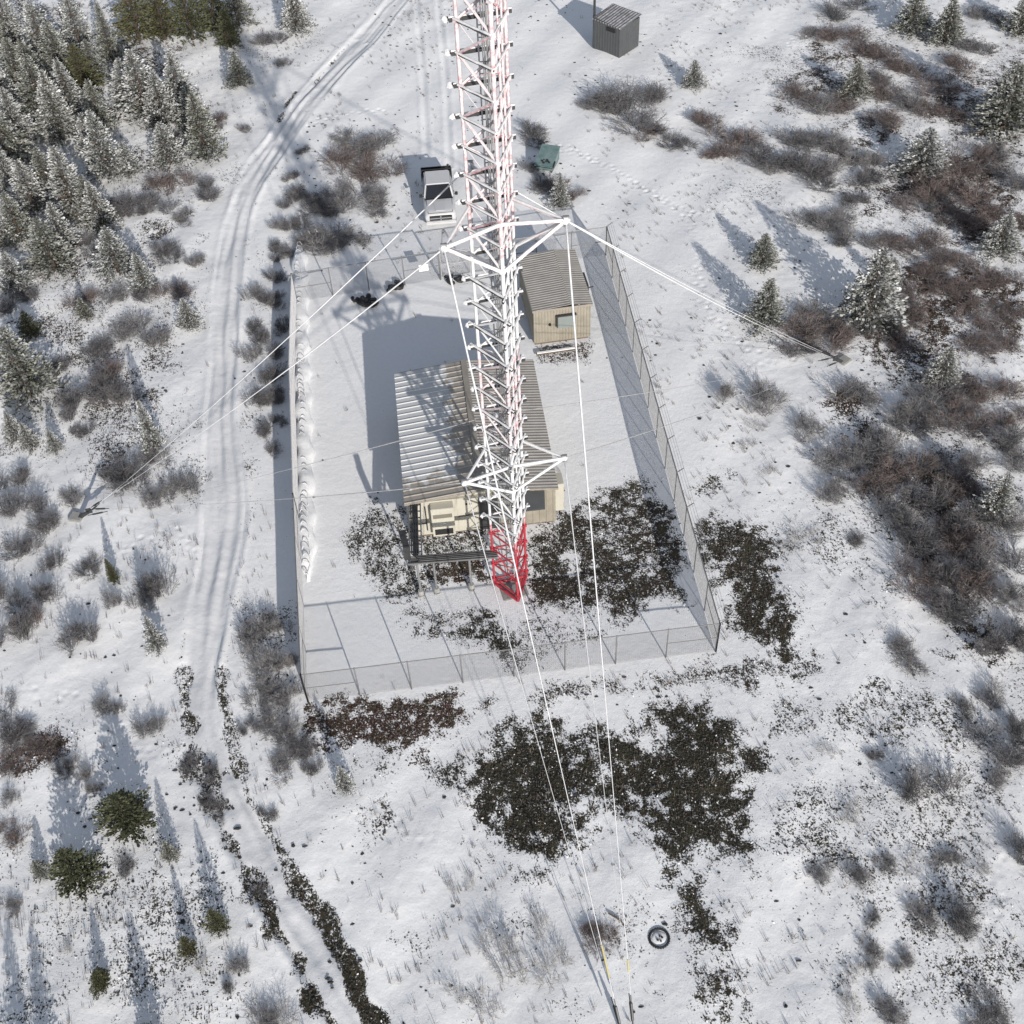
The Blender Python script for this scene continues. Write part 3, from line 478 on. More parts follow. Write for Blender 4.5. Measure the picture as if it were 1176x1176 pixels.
class NT:
    def __init__(s,m): s.nt=m.node_tree; s.b=s.nt.nodes['Principled BSDF']
    def n(s,t,**k):
        o=s.nt.nodes.new(t)
        for a,v in k.items(): setattr(o,a,v)
        return o
    def l(s,a,b): s.nt.links.new(a,b)
    def math(s,op,a,b=None,clamp=False):
        o=s.n('ShaderNodeMath',operation=op); o.use_clamp=clamp
        for i,v in enumerate((a,b)):
            if v is None: continue
            if isinstance(v,(int,float)): o.inputs[i].default_value=v
            else: s.l(v,o.inputs[i])
        return o.outputs[0]
    def mix(s,f,a,b):
        o=s.n('ShaderNodeMix',data_type='RGBA')
        for i,v in ((0,f),(6,a),(7,b)):
            if isinstance(v,tuple): o.inputs[i].default_value=(*v,1)
            elif isinstance(v,(int,float)): o.inputs[i].default_value=v
            else: s.l(v,o.inputs[i])
        return o.outputs[2]
    def noise(s,vec,scale,detail=6,rough=.6):
        o=s.n('ShaderNodeTexNoise'); o.inputs['Scale'].default_value=scale; o.inputs['Detail'].default_value=detail; o.inputs['Roughness'].default_value=rough
        s.l(vec,o.inputs['Vector']); return o.outputs['Fac']
SNOW=(.81,.812,.818)
def ground_material():
    m=mat('snowy_ground',SNOW,.75,spec=.2); t=NT(m)
    tc=t.n('ShaderNodeTexCoord').outputs['Object']
    at=lambda n:t.n('ShaderNodeAttribute',attribute_name=n).outputs['Fac']
    bare,tint,road=at('bare'),at('tint'),at('road')
    n1=t.noise(tc,1.1,5,.6); n2=t.noise(tc,4.2,6,.62); n3=t.noise(tc,13,4,.6)
    v=t.math('ADD',t.math('ADD',t.math('MULTIPLY',n1,.16),t.math('MULTIPLY',n2,.40)),t.math('MULTIPLY',n3,.44))
    k=t.math('ADD',bare,t.math('MULTIPLY',t.math('SUBTRACT',v,.5),4.3))
    f=t.math('MULTIPLY',t.math('SUBTRACT',k,.50),4.5,clamp=True)
    soil=t.mix(tint,(.042,.042,.029),(.092,.052,.040))
    soil=t.mix(t.math('MULTIPLY',t.math('SUBTRACT',n3,.35),2.2,clamp=True),(.018,.015,.012),soil)
    soil=t.mix(t.math('MULTIPLY',t.math('SUBTRACT',n1,.5),4,clamp=True),soil,(.070,.064,.036))
    snow=t.mix(t.math('MULTIPLY',t.math('SUBTRACT',n2,.4),3,clamp=True),(.765,.768,.775),SNOW)
    snow=t.mix(t.math('MULTIPLY',road,.75),snow,(.63,.635,.65))
    t.l(t.mix(f,snow,soil),t.b.inputs['Base Color'])
    n4=t.noise(tc,2.6,7,.68)
    hgt=t.math('ADD',t.math('MULTIPLY',n4,.06),t.math('MULTIPLY',t.math('MULTIPLY',n3,f),.06))
    hgt=t.math('SUBTRACT',hgt,t.math('MULTIPLY',f,.03))
    bp=t.n('ShaderNodeBump'); bp.inputs['Distance'].default_value=1; bp.inputs['Strength'].default_value=.5
    t.l(hgt,bp.inputs['Height']); t.l(bp.outputs['Normal'],t.b.inputs['Normal'])
    return m
def mast_material(red_to):
    m=mat('mast_paint',(.7,.7,.7),.55); t=NT(m)
    geo=t.n('ShaderNodeNewGeometry'); sep=t.n('ShaderNodeSeparateXYZ'); t.l(geo.outputs['Position'],sep.inputs[0])
    z=sep.outputs[2]; zn=t.math('ADD',z,t.math('MULTIPLY',t.math('SUBTRACT',t.noise(geo.outputs['Position'],2.5,3),.5),1.4))
    band=lambda a,b:t.math('MULTIPLY',t.math('GREATER_THAN',z,a),t.math('LESS_THAN',z,b))
    red=t.math('ADD',t.math('ADD',band(-1,4.4),band(9.9,14.6),clamp=True),band(19.6,60),clamp=True)
    paint=t.mix(red,(.55,.55,.545),(.38,.032,.048))
    sn=t.n('ShaderNodeSeparateXYZ'); t.l(geo.outputs['Normal'],sn.inputs[0])
    # rime: everywhere above the foot except on undersides and in patches
    up=t.math('MULTIPLY',t.math('ADD',sn.outputs[2],t.math('MULTIPLY',sn.outputs[1],-.35)),.8)
    r=t.math('ADD',t.math('MULTIPLY',t.math('SUBTRACT',t.noise(geo.outputs['Position'],6,5,.6),.5),2.4),t.math('ADD',up,.62))
    r=t.math('MULTIPLY',t.math('MULTIPLY',r,t.math('MULTIPLY',t.math('SUBTRACT',zn,3.9),1.2,clamp=True),clamp=True),.9)
    t.l(t.mix(r,paint,(.64,.64,.65)),t.b.inputs['Base Color'])
    return m
M={}
M['ground']=ground_material()
M['mast']=mast_material(4.4)
M['rime']=mat('rime_ice',(.66,.66,.67),.7,var=.10,vscale=8,bump=.01,bscale=18,spec=.25)
M['steel_dark']=mat('dark_steel',(.06,.06,.062),.5,.3,var=.4)
M['galv']=mat('galvanised_steel',(.33,.335,.34),.5,.5,var=.3,vscale=5)
M['galv_frost']=mat('frosted_wire',(.42,.42,.43),.65,.1,var=.3,vscale=6)
M['galv_dull']=mat('dull_galvanised_tube',(.17,.17,.175),.6,.1,var=.2,vscale=5)
M['tray']=mat('grey_tray_steel',(.17,.17,.172),.6,.1,var=.3)
M['beige']=mat('beige_metal_siding',(.29,.262,.21),.55,var=.22,vscale=1.7)
M['cream']=mat('cream_panel',(.46,.44,.375),.55,var=.08,vscale=2)
M['louvre']=mat('louvre_tan',(.22,.20,.16),.6,var=.1)
M['roof_tan']=mat('weathered_roof_metal',(.33,.31,.285),.6,0,base2=(.26,.243,.22),vscale=1.4,bump=.004,bscale=9)
M['roof_ridge']=mat('roof_trim',(.30,.27,.23),.55,.1,var=.2)
M['grey_metal']=mat('grey_shed_metal',(.085,.088,.092),.5,.2,var=.15,vscale=2)
M['black']=mat('black_rubber',(.018,.018,.02),.6,var=.3)
M['dark']=mat('dark_opening',(.012,.012,.013),.7)
M['wood']=mat('weathered_timber',(.16,.125,.095),.85,var=.4,vscale=5)
M['grey_panel']=mat('grey_green_panel',(.20,.225,.215),.5,var=.06)
M['truck']=mat('white_truck_paint',(.52,.52,.525),.28,.0,var=.05,vscale=2,coat=.5)
M['glass']=mat('dark_glass',(.012,.014,.017),.06,0,coat=.3)
M['chrome']=mat('bright_trim',(.55,.55,.56),.25,.8)
M['lamp']=mat('headlight_lens',(.55,.56,.58),.12,.2,coat=.5)
M['teal']=mat('teal_painted_steel',(.075,.14,.14),.5,.0,base2=(.17,.225,.225),vscale=1.6)
M['concrete']=mat('concrete',(.34,.335,.32),.85,var=.25,vscale=3,bump=.01)
M['yellow']=mat('yellow_plastic',(.50,.43,.16),.5,var=.15)
M['white_sign']=mat('white_sign_face',(.82,.82,.81),.5)
M['bark']=mat('spruce_bark',(.075,.055,.042),.9,var=.4,vscale=12)
M['snow']=mat('snow_cap',SNOW,.75,var=.05,vscale=2,bump=.02,bscale=4,spec=.2)
for k,a,b in (('g',(.25,.24,.238),(.13,.123,.125)),('d',(.175,.167,.168),(.085,.081,.085)),('b',(.195,.157,.146),(.105,.083,.078)),('p',(.40,.385,.37),(.25,.235,.22))):
    M['twig_'+k]=mat('twigs_'+k,a,.9,base2=b,vscale=2.5)
def snow_roof_material():
    m=mat('snow_between_ribs',(.36,.335,.30),.6); t=NT(m); tc=t.n('ShaderNodeTexCoord').outputs['Object']
    sp=t.n('ShaderNodeSeparateXYZ'); t.l(tc,sp.inputs[0])
    n=t.noise(tc,1.6,6,.65)
    # snow still lies away from the front eave and off the sheltered ridge side
    y=t.math('MULTIPLY',t.math('ADD',sp.outputs[1],4.3),.5,clamp=True)
    x=t.math('MULTIPLY',t.math('SUBTRACT',-.25,sp.outputs[0]),.7,clamp=True)
    k=t.math('MULTIPLY',t.math('ADD',t.math('MULTIPLY',t.math('SUBTRACT',n,.5),2.6),t.math('SUBTRACT',t.math('MULTIPLY',t.math('MINIMUM',y,x),1.25),.50)),3,clamp=True)
    metal=t.mix(t.noise(tc,2.2,4),(.24,.215,.185),(.36,.33,.29))
    t.l(t.mix(k,metal,(.52,.525,.525)),t.b.inputs['Base Color'])
    return m
M['snow_roof']=snow_roof_material()
def crown_material(name,leaf,rime,k):
    m=mat(name,leaf,.8,spec=.2); t=NT(m)
    a=t.n('ShaderNodeAttribute',attribute_name='rime').outputs['Fac']
    oi=t.n('ShaderNodeObjectInfo').outputs['Random']
    leafc=t.mix(oi,leaf,(leaf[0]*1.5,leaf[1]*1.25,leaf[2]*1.1))
    t.l(t.mix(t.math('MULTIPLY',a,k,clamp=True),leafc,rime),t.b.inputs['Base Color'])
    return m
M['crown_f']=crown_material('rimed_needles',(.045,.050,.037),(.66,.665,.66),1.1)
M['crown_m']=crown_material('half_rimed_needles',(.034,.040,.024),(.54,.545,.52),.88)
M['crown_g']=crown_material('green_needles',(.044,.050,.026),(.15,.155,.098),.6)
# ------------------------------------------------------------------ world, sun, camera
EL=math.radians(20.5); AZ=math.radians(17)
w=bpy.data.worlds.new('World'); S.world=w; w.use_nodes=True
nt=w.node_tree; sky=nt.nodes.new('ShaderNodeTexSky'); sky.sky_type='NISHITA'; sky.sun_disc=False
sky.sun_elevation=EL; sky.sun_rotation=PI-AZ; sky.altitude=1500; sky.air_density=1.0; sky.dust_density=1.2; sky.ozone_density=1.0
hs=nt.nodes.new('ShaderNodeHueSaturation'); hs.inputs['Saturation'].default_value=.52; nt.links.new(sky.outputs[0],hs.inputs['Color']); nt.links.new(hs.outputs[0],nt.nodes['Background'].inputs[0]); nt.nodes['Background'].inputs[1].default_value=SKY
sun=bpy.data.lights.new('sun','SUN'); sun.energy=SUN; sun.angle=math.radians(.53); sun.color=(1,.945,.875)
so=bpy.data.objects.new('sun',sun); COL.objects.link(so)
tosun=Vector((math.sin(AZ)*math.cos(EL),-math.cos(AZ)*math.cos(EL),math.sin(EL))); so.rotation_euler=tosun.to_track_quat('Z','Y').to_euler()
cam=bpy.data.cameras.new('camera'); co=bpy.data.objects.new('camera',cam); COL.objects.link(co); S.camera=co
cam.sensor_width=36; cam.lens=36*1393/1176; cam.clip_end=3000; cam.clip_start=.5
RM=((0.996749386770007,-0.07640009578085066,0.02556727084168206),(-0.07374675017233563,-0.7374675017233562,0.6713442490562729),(-0.032435733576322824,-0.6710474716937607,-0.7407045388822572))
co.matrix_world=Matrix([[RM[i][0],-RM[i][1],-RM[i][2],(-1.1918556,-35.9010989,45.0)[i]] for i in range(3)]+[[0,0,0,1]])
vs=S.view_settings; vs.view_transform='Standard'; vs.look='None'; vs.exposure=EXPO; vs.gamma=1
S.cycles.max_bounces=5; S.cycles.diffuse_bounces=3; S.cycles.glossy_bounces=2; S.cycles.transmission_bounces=2; S.cycles.use_denoising=True
# ------------------------------------------------------------------ ground sheet
def vnoise(x,y,sc,seed):
    X=x*sc+seed*17.3; Y=y*sc+seed*9.1; xi=np.floor(X).astype(np.int64); yi=np.floor(Y).astype(np.int64); fx=X-xi; fy=Y-yi
    fx=fx*fx*(3-2*fx); fy=fy*fy*(3-2*fy)
    def h(a,b):
        n=(a*374761393+b*668265263+seed*1442695041)&0xffffffff; n=((n^(n>>13))*1274126177)&0xffffffff; return ((n^(n>>16))&0xffff)/65535.
    return (h(xi,yi)*(1-fx)+h(xi+1,yi)*fx)*(1-fy)+(h(xi,yi+1)*(1-fx)+h(xi+1,yi+1)*fx)*fy
def pip(px,py,poly):
    ins=np.zeros(px.shape,bool); n=len(poly)
    for i in range(n):
        x1,y1=poly[i];x2,y2=poly[(i+1)%n]
        if y1==y2: continue
        c=((y1>py)!=(y2>py))&(px<(x2-x1)*(py-y1)/(y2-y1)+x1); ins^=c
    return ins
def pdist(px,py,pl,closed=False):
    d=np.full(px.shape,1e9); n=len(pl)
    for i in range(n if closed else n-1):
        (x1,y1),(x2,y2)=pl[i],pl[(i+1)%n]; dx,dy=x2-x1,y2-y1; L=dx*dx+dy*dy+1e-9
        t=np.clip(((px-x1)*dx+(py-y1)*dy)/L,0,1); d=np.minimum(d,np.hypot(px-x1-t*dx,py-y1-t*dy))
    return d
def smooth(pl,k=6):
    out=[]; P=[np.array(p) for p in pl]; P=[2*P[0]-P[1]]+P+[2*P[-1]-P[-2]]
    for i in range(1,len(P)-2):
        for j in range(k):
            t=j/k; a,b,c,d=P[i-1:i+3]
            out.append(tuple(.5*((2*b)+(-a+c)*t+(2*a-5*b+4*c-d)*t*t+(-a+3*b-3*c+d)*t**3)))
    out.append(tuple(P[-2])); return out
ST=.10
fx=np.arange(-50,56,ST); fy=np.arange(-27,80,ST)
g=np.array([2,6,14,30,60,120,220,360,520.])
xs=np.concatenate([fx[0]-g[::-1],fx,fx[-1]+g]); ys=np.concatenate([fy[0]-g[::-1],fy,fy[-1]+g])
X,Y=np.meshgrid(xs,ys); nx,ny=len(xs),len(ys)
Z=gz(X,Y)*np.clip(1.6-np.hypot(X,Y-20)/120,0,1)
CALM=np.clip(np.maximum(np.maximum(np.abs(X+1)-9.5,np.abs(Y-10)-15.5)/6,.28),.28,1)
CALM*=np.where(True,.35+.65*np.clip(np.abs(np.hypot((X-3),(Y-42)*.8))/16-.35,0,1),1)
Z+=((vnoise(X,Y,.55,1)-.5)*.07+(vnoise(X,Y,1.4,2)-.5)*.035+(vnoise(X,Y,3.1,3)-.5)*.016)*CALM
BARE=np.zeros(X.shape); TINT=np.zeros(X.shape); TW=np.full(X.shape,1e-3); ROAD=np.zeros(X.shape)
def window(pl,pad):
    a=np.array(pl); x0,y0=a.min(0)-pad; x1,y1=a.max(0)+pad
    return np.searchsorted(ys,y0),np.searchsorted(ys,y1),np.searchsorted(xs,x0),np.searchsorted(xs,x1)
for poly,stg,tint,soft in PATCHES:
    a,b,c,d=window(poly,soft*2); x,y=X[a:b,c:d],Y[a:b,c:d]
    dd=pdist(x,y,poly,True); sd=np.where(pip(x,y,poly),dd,-dd); sd=sd+(vnoise(x,y,.7,11)-.5)*soft*2.0+(vnoise(x,y,2.3,12)-.5)*soft*1.2
    k=np.clip(.55+sd/soft/1.9,0,1)*stg*(1.14 if stg>.45 else 1)
    if soft>1.1 and stg<.7: k=k*(.55+.75*np.clip((vnoise(x,y,.33,16)*.6+vnoise(x,y,1.0,17)*.4-.38)*3.2,0,1))
    if stg>.45: k=k-np.clip((vnoise(x,y,.9,14)-.66)*4,0,1)*.30*(soft>.45)-np.clip((vnoise(x,y,2.6,15)-.62)*4,0,1)*.34*(soft>.45); k=np.maximum(k,0)
    BARE[a:b,c:d]=np.maximum(BARE[a:b,c:d],k); TINT[a:b,c:d]+=tint*k; TW[a:b,c:d]+=k
for pl,wd,stg in STRIPS:
    pl=smooth(pl); a,b,c,d=window(pl,2); x,y=X[a:b,c:d],Y[a:b,c:d]
    k=np.clip(1.6-pdist(x,y,pl)/wd+(vnoise(x,y,1.2,13)-.5)*2.0,0,1)*stg*(.76+.36*vnoise(x,y,.35,18))
    BARE[a:b,c:d]=np.maximum(BARE[a:b,c:d],k); TINT[a:b,c:d]+=.25*k; TW[a:b,c:d]+=k; Z[a:b,c:d]-=.05*k
fld=np.clip((vnoise(X,Y,.16,61)*.45+vnoise(X,Y,.5,62)*.35+vnoise(X,Y,1.3,63)*.2-.43)*2.6,0,1)
outc=np.clip(np.maximum(np.abs(X+1)-10,np.abs(Y-10)-16.5)/2,0,1)*np.clip(np.hypot(X-3,(Y-42)*.8)/13-.6,0,1)
BARE=np.maximum(BARE,.47*fld*outc); TINT+=.35*(BARE>0)*1e-3; TINT/=TW
rl,rr=smooth(ROAD_L),smooth(ROAD_R); rpoly=rl+rr[::-1]
a,b,c,d=window(rpoly,2); x,y=X[a:b,c:d],Y[a:b,c:d]
ins=pip(x,y,rpoly); de=np.minimum(pdist(x,y,rl),pdist(x,y,rr))
ROAD[a:b,c:d]=np.where(ins,np.clip(de/.4,0,1),0)
Z[a:b,c:d]+=np.where(ins,-.05*np.clip(de/.5,0,1),0)+.055*np.exp(-(de/.25)**2)*(.15+1.1*vnoise(x,y,.6,21))
for pl in RUTS:
    pl=smooth(pl); a,b,c,d=window(pl,1.5); x,y=X[a:b,c:d],Y[a:b,c:d]; q=pdist(x,y,pl)
    Z[a:b,c:d]+=-.055*np.exp(-(q/.17)**2)+.03*np.exp(-((q-.36)/.12)**2)*(.4+vnoise(x,y,1.5,22))
for pl in PRINTS:
    pl=smooth(pl); acc=0; side=1
    for (x1,y1),(x2,y2) in zip(pl[:-1],pl[1:]):
        L=math.hypot(x2-x1,y2-y1); acc+=L
        while acc>.42:
            acc-=.42; t=1-acc/max(L,1e-6); side=-side; nxx,nyy=-(y2-y1)/L,(x2-x1)/L
            qx=x1+t*(x2-x1)+nxx*.13*side+R.uniform(-.12,.12); qy=y1+t*(y2-y1)+nyy*.13*side+R.uniform(-.12,.12)
            a,b,c,d=window([(qx,qy)],.6); r2=np.hypot(X[a:b,c:d]-qx,Y[a:b,c:d]-qy)
            Z[a:b,c:d]+=R.uniform(.3,1)*(-.055*np.exp(-(r2/.12)**2)+.014*np.exp(-((r2-.22)/.08)**2))*(1 if qy>5 else .75)
# churned snow along the compound and in the road
for q in (.10,.2,.3,.42,.5,.6,.7,.8,.9):
    n_=min(len(rl),len(rr)); A_=[rl[int(i*(len(rl)-1)/(n_-1))] for i in range(n_)]; B_=[rr[int(i*(len(rr)-1)/(n_-1))] for i in range(n_)]
    pl=[(p[0]+(s[0]-p[0])*(q+.05*math.sin(i*.21+q*9)),p[1]+(s[1]-p[1])*(q+.05*math.sin(i*.21+q*9))) for i,(p,s) in enumerate(zip(A_,B_))]
    a,b,c,d=window(pl,1); x,y=X[a:b,c:d],Y[a:b,c:d]; qd=pdist(x,y,pl); w_=np.clip((vnoise(x,y,.3,int(q*100))-.3)*2.5,.1,1)
    Z[a:b,c:d]+=w_*(-.045*np.exp(-(qd/.12)**2)+.03*np.exp(-((qd-.24)/.1)**2))
Z+=np.clip(ROAD,0,1)*(vnoise(X,Y,4.1,31)-.5)*.012
BARE=np.where((ROAD>.2)&(BARE<.47),BARE*.25,BARE)
BARE=np.clip(BARE,0,1)
vid=np.arange(nx*ny).reshape(ny,nx)
quads=np.stack([vid[:-1,:-1],vid[:-1,1:],vid[1:,1:],vid[1:,:-1]],-1).reshape(-1,4)
qroad=(ROAD[:-1,:-1]+ROAD[1:,1:]>.9).reshape(-1)
def sheet(name,q,label):
    used=np.unique(q); remap=np.zeros(nx*ny,np.int64); remap[used]=np.arange(len(used)); q=remap[q]
    co_=np.stack([X.ravel()[used],Y.ravel()[used],Z.ravel()[used]],1).astype(np.float32)
    me=bpy.data.meshes.new(name); me.vertices.add(len(co_)); me.vertices.foreach_set('co',co_.ravel())
    me.loops.add(q.size); me.loops.foreach_set('vertex_index',q.ravel().astype(np.int32)); me.polygons.add(len(q)); me.polygons.foreach_set('loop_start',np.arange(0,q.size,4,dtype=np.int32))
    me.polygons.foreach_set('use_smooth',np.ones(len(q),bool)); me.update()
    for n_,A in (('bare',BARE),('tint',TINT),('road',ROAD)):
        at=me.attributes.new(n_,'FLOAT','POINT'); at.data.foreach_set('value',A.ravel()[used].astype(np.float32))
    me.materials.append(M['ground']); o=bpy.data.objects.new(name,me); COL.objects.link(o); return tag(o,None,None,kind='structure')
sheet('ground',quads[~qroad],''); sheet('track',quads[qroad],'')
def ZG(x,y):
    i=min(max(int((y-fy[0])/ST)+len(g),0),ny-1); j=min(max(int((x-fx[0])/ST)+len(g),0),nx-1); return float(Z[i,j])
# leaf litter, dry grass and stones: nobody could count them
def cards(name,label,pts,mat_,attr=None):
    pass
rs=np.random.RandomState(3)
inside=(X>-45)&(X<50)&(Y>-25)&(Y<72)
pb=np.where(inside,np.clip((BARE-.15)*1.2,0,1)**1.6,0).ravel(); pb/=pb.sum()
def litter(n):
    idx=rs.choice(nx*ny,n,p=pb); m=MB(); V=[];F=[];MI=[]
    for i in idx:
        cx,cy=X.ravel()[i]+rs.uniform(-.06,.06),Y.ravel()[i]+rs.uniform(-.06,.06); cz=Z.ravel()[i]+rs.uniform(.0,.05)
        s=rs.uniform(.018,.06); a=rs.uniform(0,2*PI); tx,ty=rs.uniform(-.6,.6,2); o=len(V)
        ux,uy=math.cos(a)*s,math.sin(a)*s
        for p,q in ((-1,0),(0,-.6),(1,0),(0,.6)):
            dx=p*ux-q*uy; dy=p*uy+q*ux; V.append((cx+dx,cy+dy,cz+dx*tx+dy*ty+abs(p)*.01))
        F.append((o,o+1,o+2,o+3)); bv=BARE.ravel()[i]; MI.append(2 if rs.rand()<(.02 if bv>.75 else .10) else ((3 if rs.rand()<.6 else 1) if TINT.ravel()[i]>rs.uniform(.45,.8) else (0 if rs.rand()<.72 else 1)))
    m.v,m.f,m.m=V,F,MI; return m
o=litter(105000).build('leaf_litter',[mat('dark_leaves',(.042,.041,.030),.9),mat('brown_leaves',(.080,.062,.046),.9),M['snow'],mat('russet_leaves',(.092,.048,.036),.9)]); tag(o,'dark and brown leaf litter lying through thin snow in the bare patches','leaf litter',kind='stuff')
def tufts(n):
    m=MB(); k=0
    while k<n:
        x,y=rs.uniform(-40,46),rs.uniform(-23,66)
        if -11.5<x<8.5 and -5<y<26 and rs.rand()<.93: continue
        i=min(int((y-fy[0])/ST)+len(g),ny-1); j=min(int((x-fx[0])/ST)+len(g),nx-1)
        if ROAD[i,j]>.05: continue
        dens=.15+.9*(vnoise(np.array([x]),np.array([y]),.22,41)[0]>.52)+(1 if y<0 else 0)*.2
        if -2<x<9 and 26<y<60: dens*=.12
        if rs.rand()>dens: continue
        z=ZG(x,y); k+=1; h0=rs.uniform(.08,.34); mi=0 if rs.rand()<.6 else 1
        for b in range(rs.randint(4,9)):
            a=rs.uniform(0,2*PI); l=rs.uniform(.2,.65)*h0; h=h0*rs.uniform(.6,1); w_=rs.uniform(.006,.014); bx,by=x+rs.uniform(-.08,.08),y+rs.uniform(-.08,.08)
            px,py=-math.sin(a)*w_,math.cos(a)*w_; ex,ey=bx+math.cos(a)*l,by+math.sin(a)*l
            m.add([(bx-px,by-py,z-.03),(bx+px,by+py,z-.03),((bx+ex)/2+px*.7,(by+ey)/2+py*.7,z+h*.65),((bx+ex)/2-px*.7,(by+ey)/2-py*.7,z+h*.65),(ex,ey,z+h)],[(0,1,2,3),(3,2,4)],mi)
    return m
o=tufts(7500).build('dry_grass',[mat('dry_stalks',(.19,.165,.14),.9),mat('grey_stalks',(.27,.25,.235),.9)]); tag(o,'dead grass and weed stalks poking through the snow','dry grass',kind='stuff')
def stones(n):
    m=MB(); k=0
    while k<n:
        x,y=rs.uniform(-38,44),rs.uniform(-22,64)
        if -12<x<8.7 and -5.5<y<26 and rs.rand()<.9: continue
        d=.05+.95*(vnoise(np.array([x]),np.array([y]),.3,51)[0]>.58)
        if x<-12 and y>0: d*=.3
        if rs.rand()>d: continue
        s=rs.uniform(.025,.07)*(1+.5*(rs.rand()<.06)); m.ball((x,y,ZG(x,y)+s*.15),s,5,3,jit=.45,sq=(rs.uniform(1,2.2),rs.uniform(.8,1.4),.55)); k+=1
    return m
o=stones(1500).build('scattered_stones',mat('dark_stone',(.045,.042,.040),.85,var=.4,vscale=8)); tag(o,'small dark stones scattered on the snow','stones',kind='stuff')
# ------------------------------------------------------------------ guyed mast
MX,MY=.05,0.; MZ=G(MX,MY)
mast=thing('lattice_mast','tall triangular lattice mast, red at its foot and rime-white above','mast',(MX,MY,MZ))
def leg_at(k,z,r=.9): a=math.radians((161,281,41)[k]); return Vector((r*math.cos(a),r*math.sin(a),z))
for k in range(3):
    m=MB(); zs=[.15]+[.52+1.085*i for i in range(0,42)]
    m.tube([leg_at(k,z) for z in zs],[.052 if z<4.5 else .056+.014*R.random()+(.012 if k==1 else 0) for z in zs],8)
    m.build('leg',M['mast'],mast,smooth=True)
NODE=lambda i:.52+1.085*i
top=MB()
for i in range(0,40):
    z=NODE(i)
    for a,b in ((0,1),(1,2),(2,0)):
        p,q=leg_at(a,z),leg_at(b,z); d=(q-p).normalized(); tgt=MB() if i<27 else top
        out=Vector(((p+q)/2).xy.to_tuple()+(0,)).normalized()
        if z<4.4:
            tgt.bar(p,q,.06,.06,0)
        else:
            hi_=z>18.2; ov=(.34 if (a,b)!=(2,0) else .30) if not hi_ else (.04 if (a,b)!=(2,0) else .22); th=(.09,.13) if (not hi_ or (a,b)==(2,0)) else (.05,.06)
            p2,q2=p-d*ov+out*.05,q+d*(ov if b!=1 or i%2 else .08)+out*.05
            tgt.bar(p2,q2,*th,1)
            # rime feathers piled on the weather side
            n=7; pts=[p2.lerp(q2,t/n)+Vector((out.x*.03,out.y*.03-.03,.07+.015*R.random())) for t in range(n+1)]
            tgt.tube(pts,[(.034 if not hi_ else .026)+.026*R.random() for _ in pts],6,2)
        if i<27: tgt.build('horizontal_member',[M['mast'],M['steel_dark'],M['rime']],mast)
        # one diagonal in each panel, zigzag
        tgt=MB() if i<27 else top
        s,e=(leg_at(b,z),leg_at(a,NODE(i+1))) if i%2 else (leg_at(a,z),leg_at(b,NODE(i+1)))
        if i<39:
            n=6; pts=[s.lerp(e,t/n) for t in range(n+1)]
            tgt.tube(pts,[(.026 if z<4.4 else (.030 if z<18 else .042)+.018*R.random()) for _ in pts],6,0)
        if i<39 and z>4.4:
            s2,e2=(leg_at(a,z),leg_at(b,NODE(i+1))) if i%2 else (leg_at(b,z),leg_at(a,NODE(i+1))); mid=s2.lerp(e2,.5)
            tgt.tube([mid,e2],[.016,.020],5,0)
        for P0 in (s,): tgt.box((P0.x,P0.y,P0.z),(.17,.17,.15),R.random(),0)
        if i<27: tgt.build('diagonal_brace',[M['mast']],mast,smooth=False)
top.build('upper_lattice',[M['mast'],M['steel_dark'],M['rime']],mast)
# step brackets on the western leg
for i in range(4,27):
    z=NODE(i)+.02; p=leg_at(0,z); m=MB(); m.bar(p,p+Vector((-.34,.10,0)),.10,.09,0); m.ball(p+Vector((-.34,.08,-.03)),.11,7,5,1,.2)
    m.build('step_bracket',[M['steel_dark'],M['rime']],mast)
m=MB()   # ladder with feeder cables on the far face
for sx in (-.16,.16): m.tube([(sx-.05,.36,.4),(sx-.05,.36,45)],.03,6,0)
for i in range(0,110): m.bar((-.21,.36,.6+i*.4),(.11,.36,.6+i*.4),.03,.03,0)
m.build('ladder',[M['galv_frost']],mast)
m=MB()
for j,(x_,y_) in enumerate(((-.02,.27),(.05,.25),(-.09,.26))):
    m.tube([(x_,y_,2.4+.2*j)]+[(x_+R.uniform(-.015,.015),y_,z) for z in range(4,46,2)],.026,6,0)
m.build('feeder_cable',[M['galv']],mast)
for j,t in enumerate((.38,.62)):  # rimed cables climbing the eastern face
    p=leg_at(1,0).lerp(leg_at(2,0),t)*1.06; m=MB()
    pts=[(p.x+R.uniform(-.02,.02),p.y+R.uniform(-.02,.02),z) for z in [3+1.1*k for k in range(40)]]
    m.tube(pts,[.028 if q[2]<5 else .034+.022*R.random() for q in pts],7); m.build('rimed_cable',M['mast'],mast,smooth=True)
# foot frame and pier
m=MB(); m.tube([leg_at(0,.15),leg_at(1,.15)],.07,8); m.tube([leg_at(1,.15),leg_at(2,.15)],.07,8); m.tube([leg_at(2,.15),leg_at(0,.15)],.07,8); m.build('foot_frame',M['mast'],mast)
m=MB(); m.box((0,0,-.06),(1.25,1.25,.22),.2); m.build('concrete_pier',M['concrete'],mast,bevel=.03)
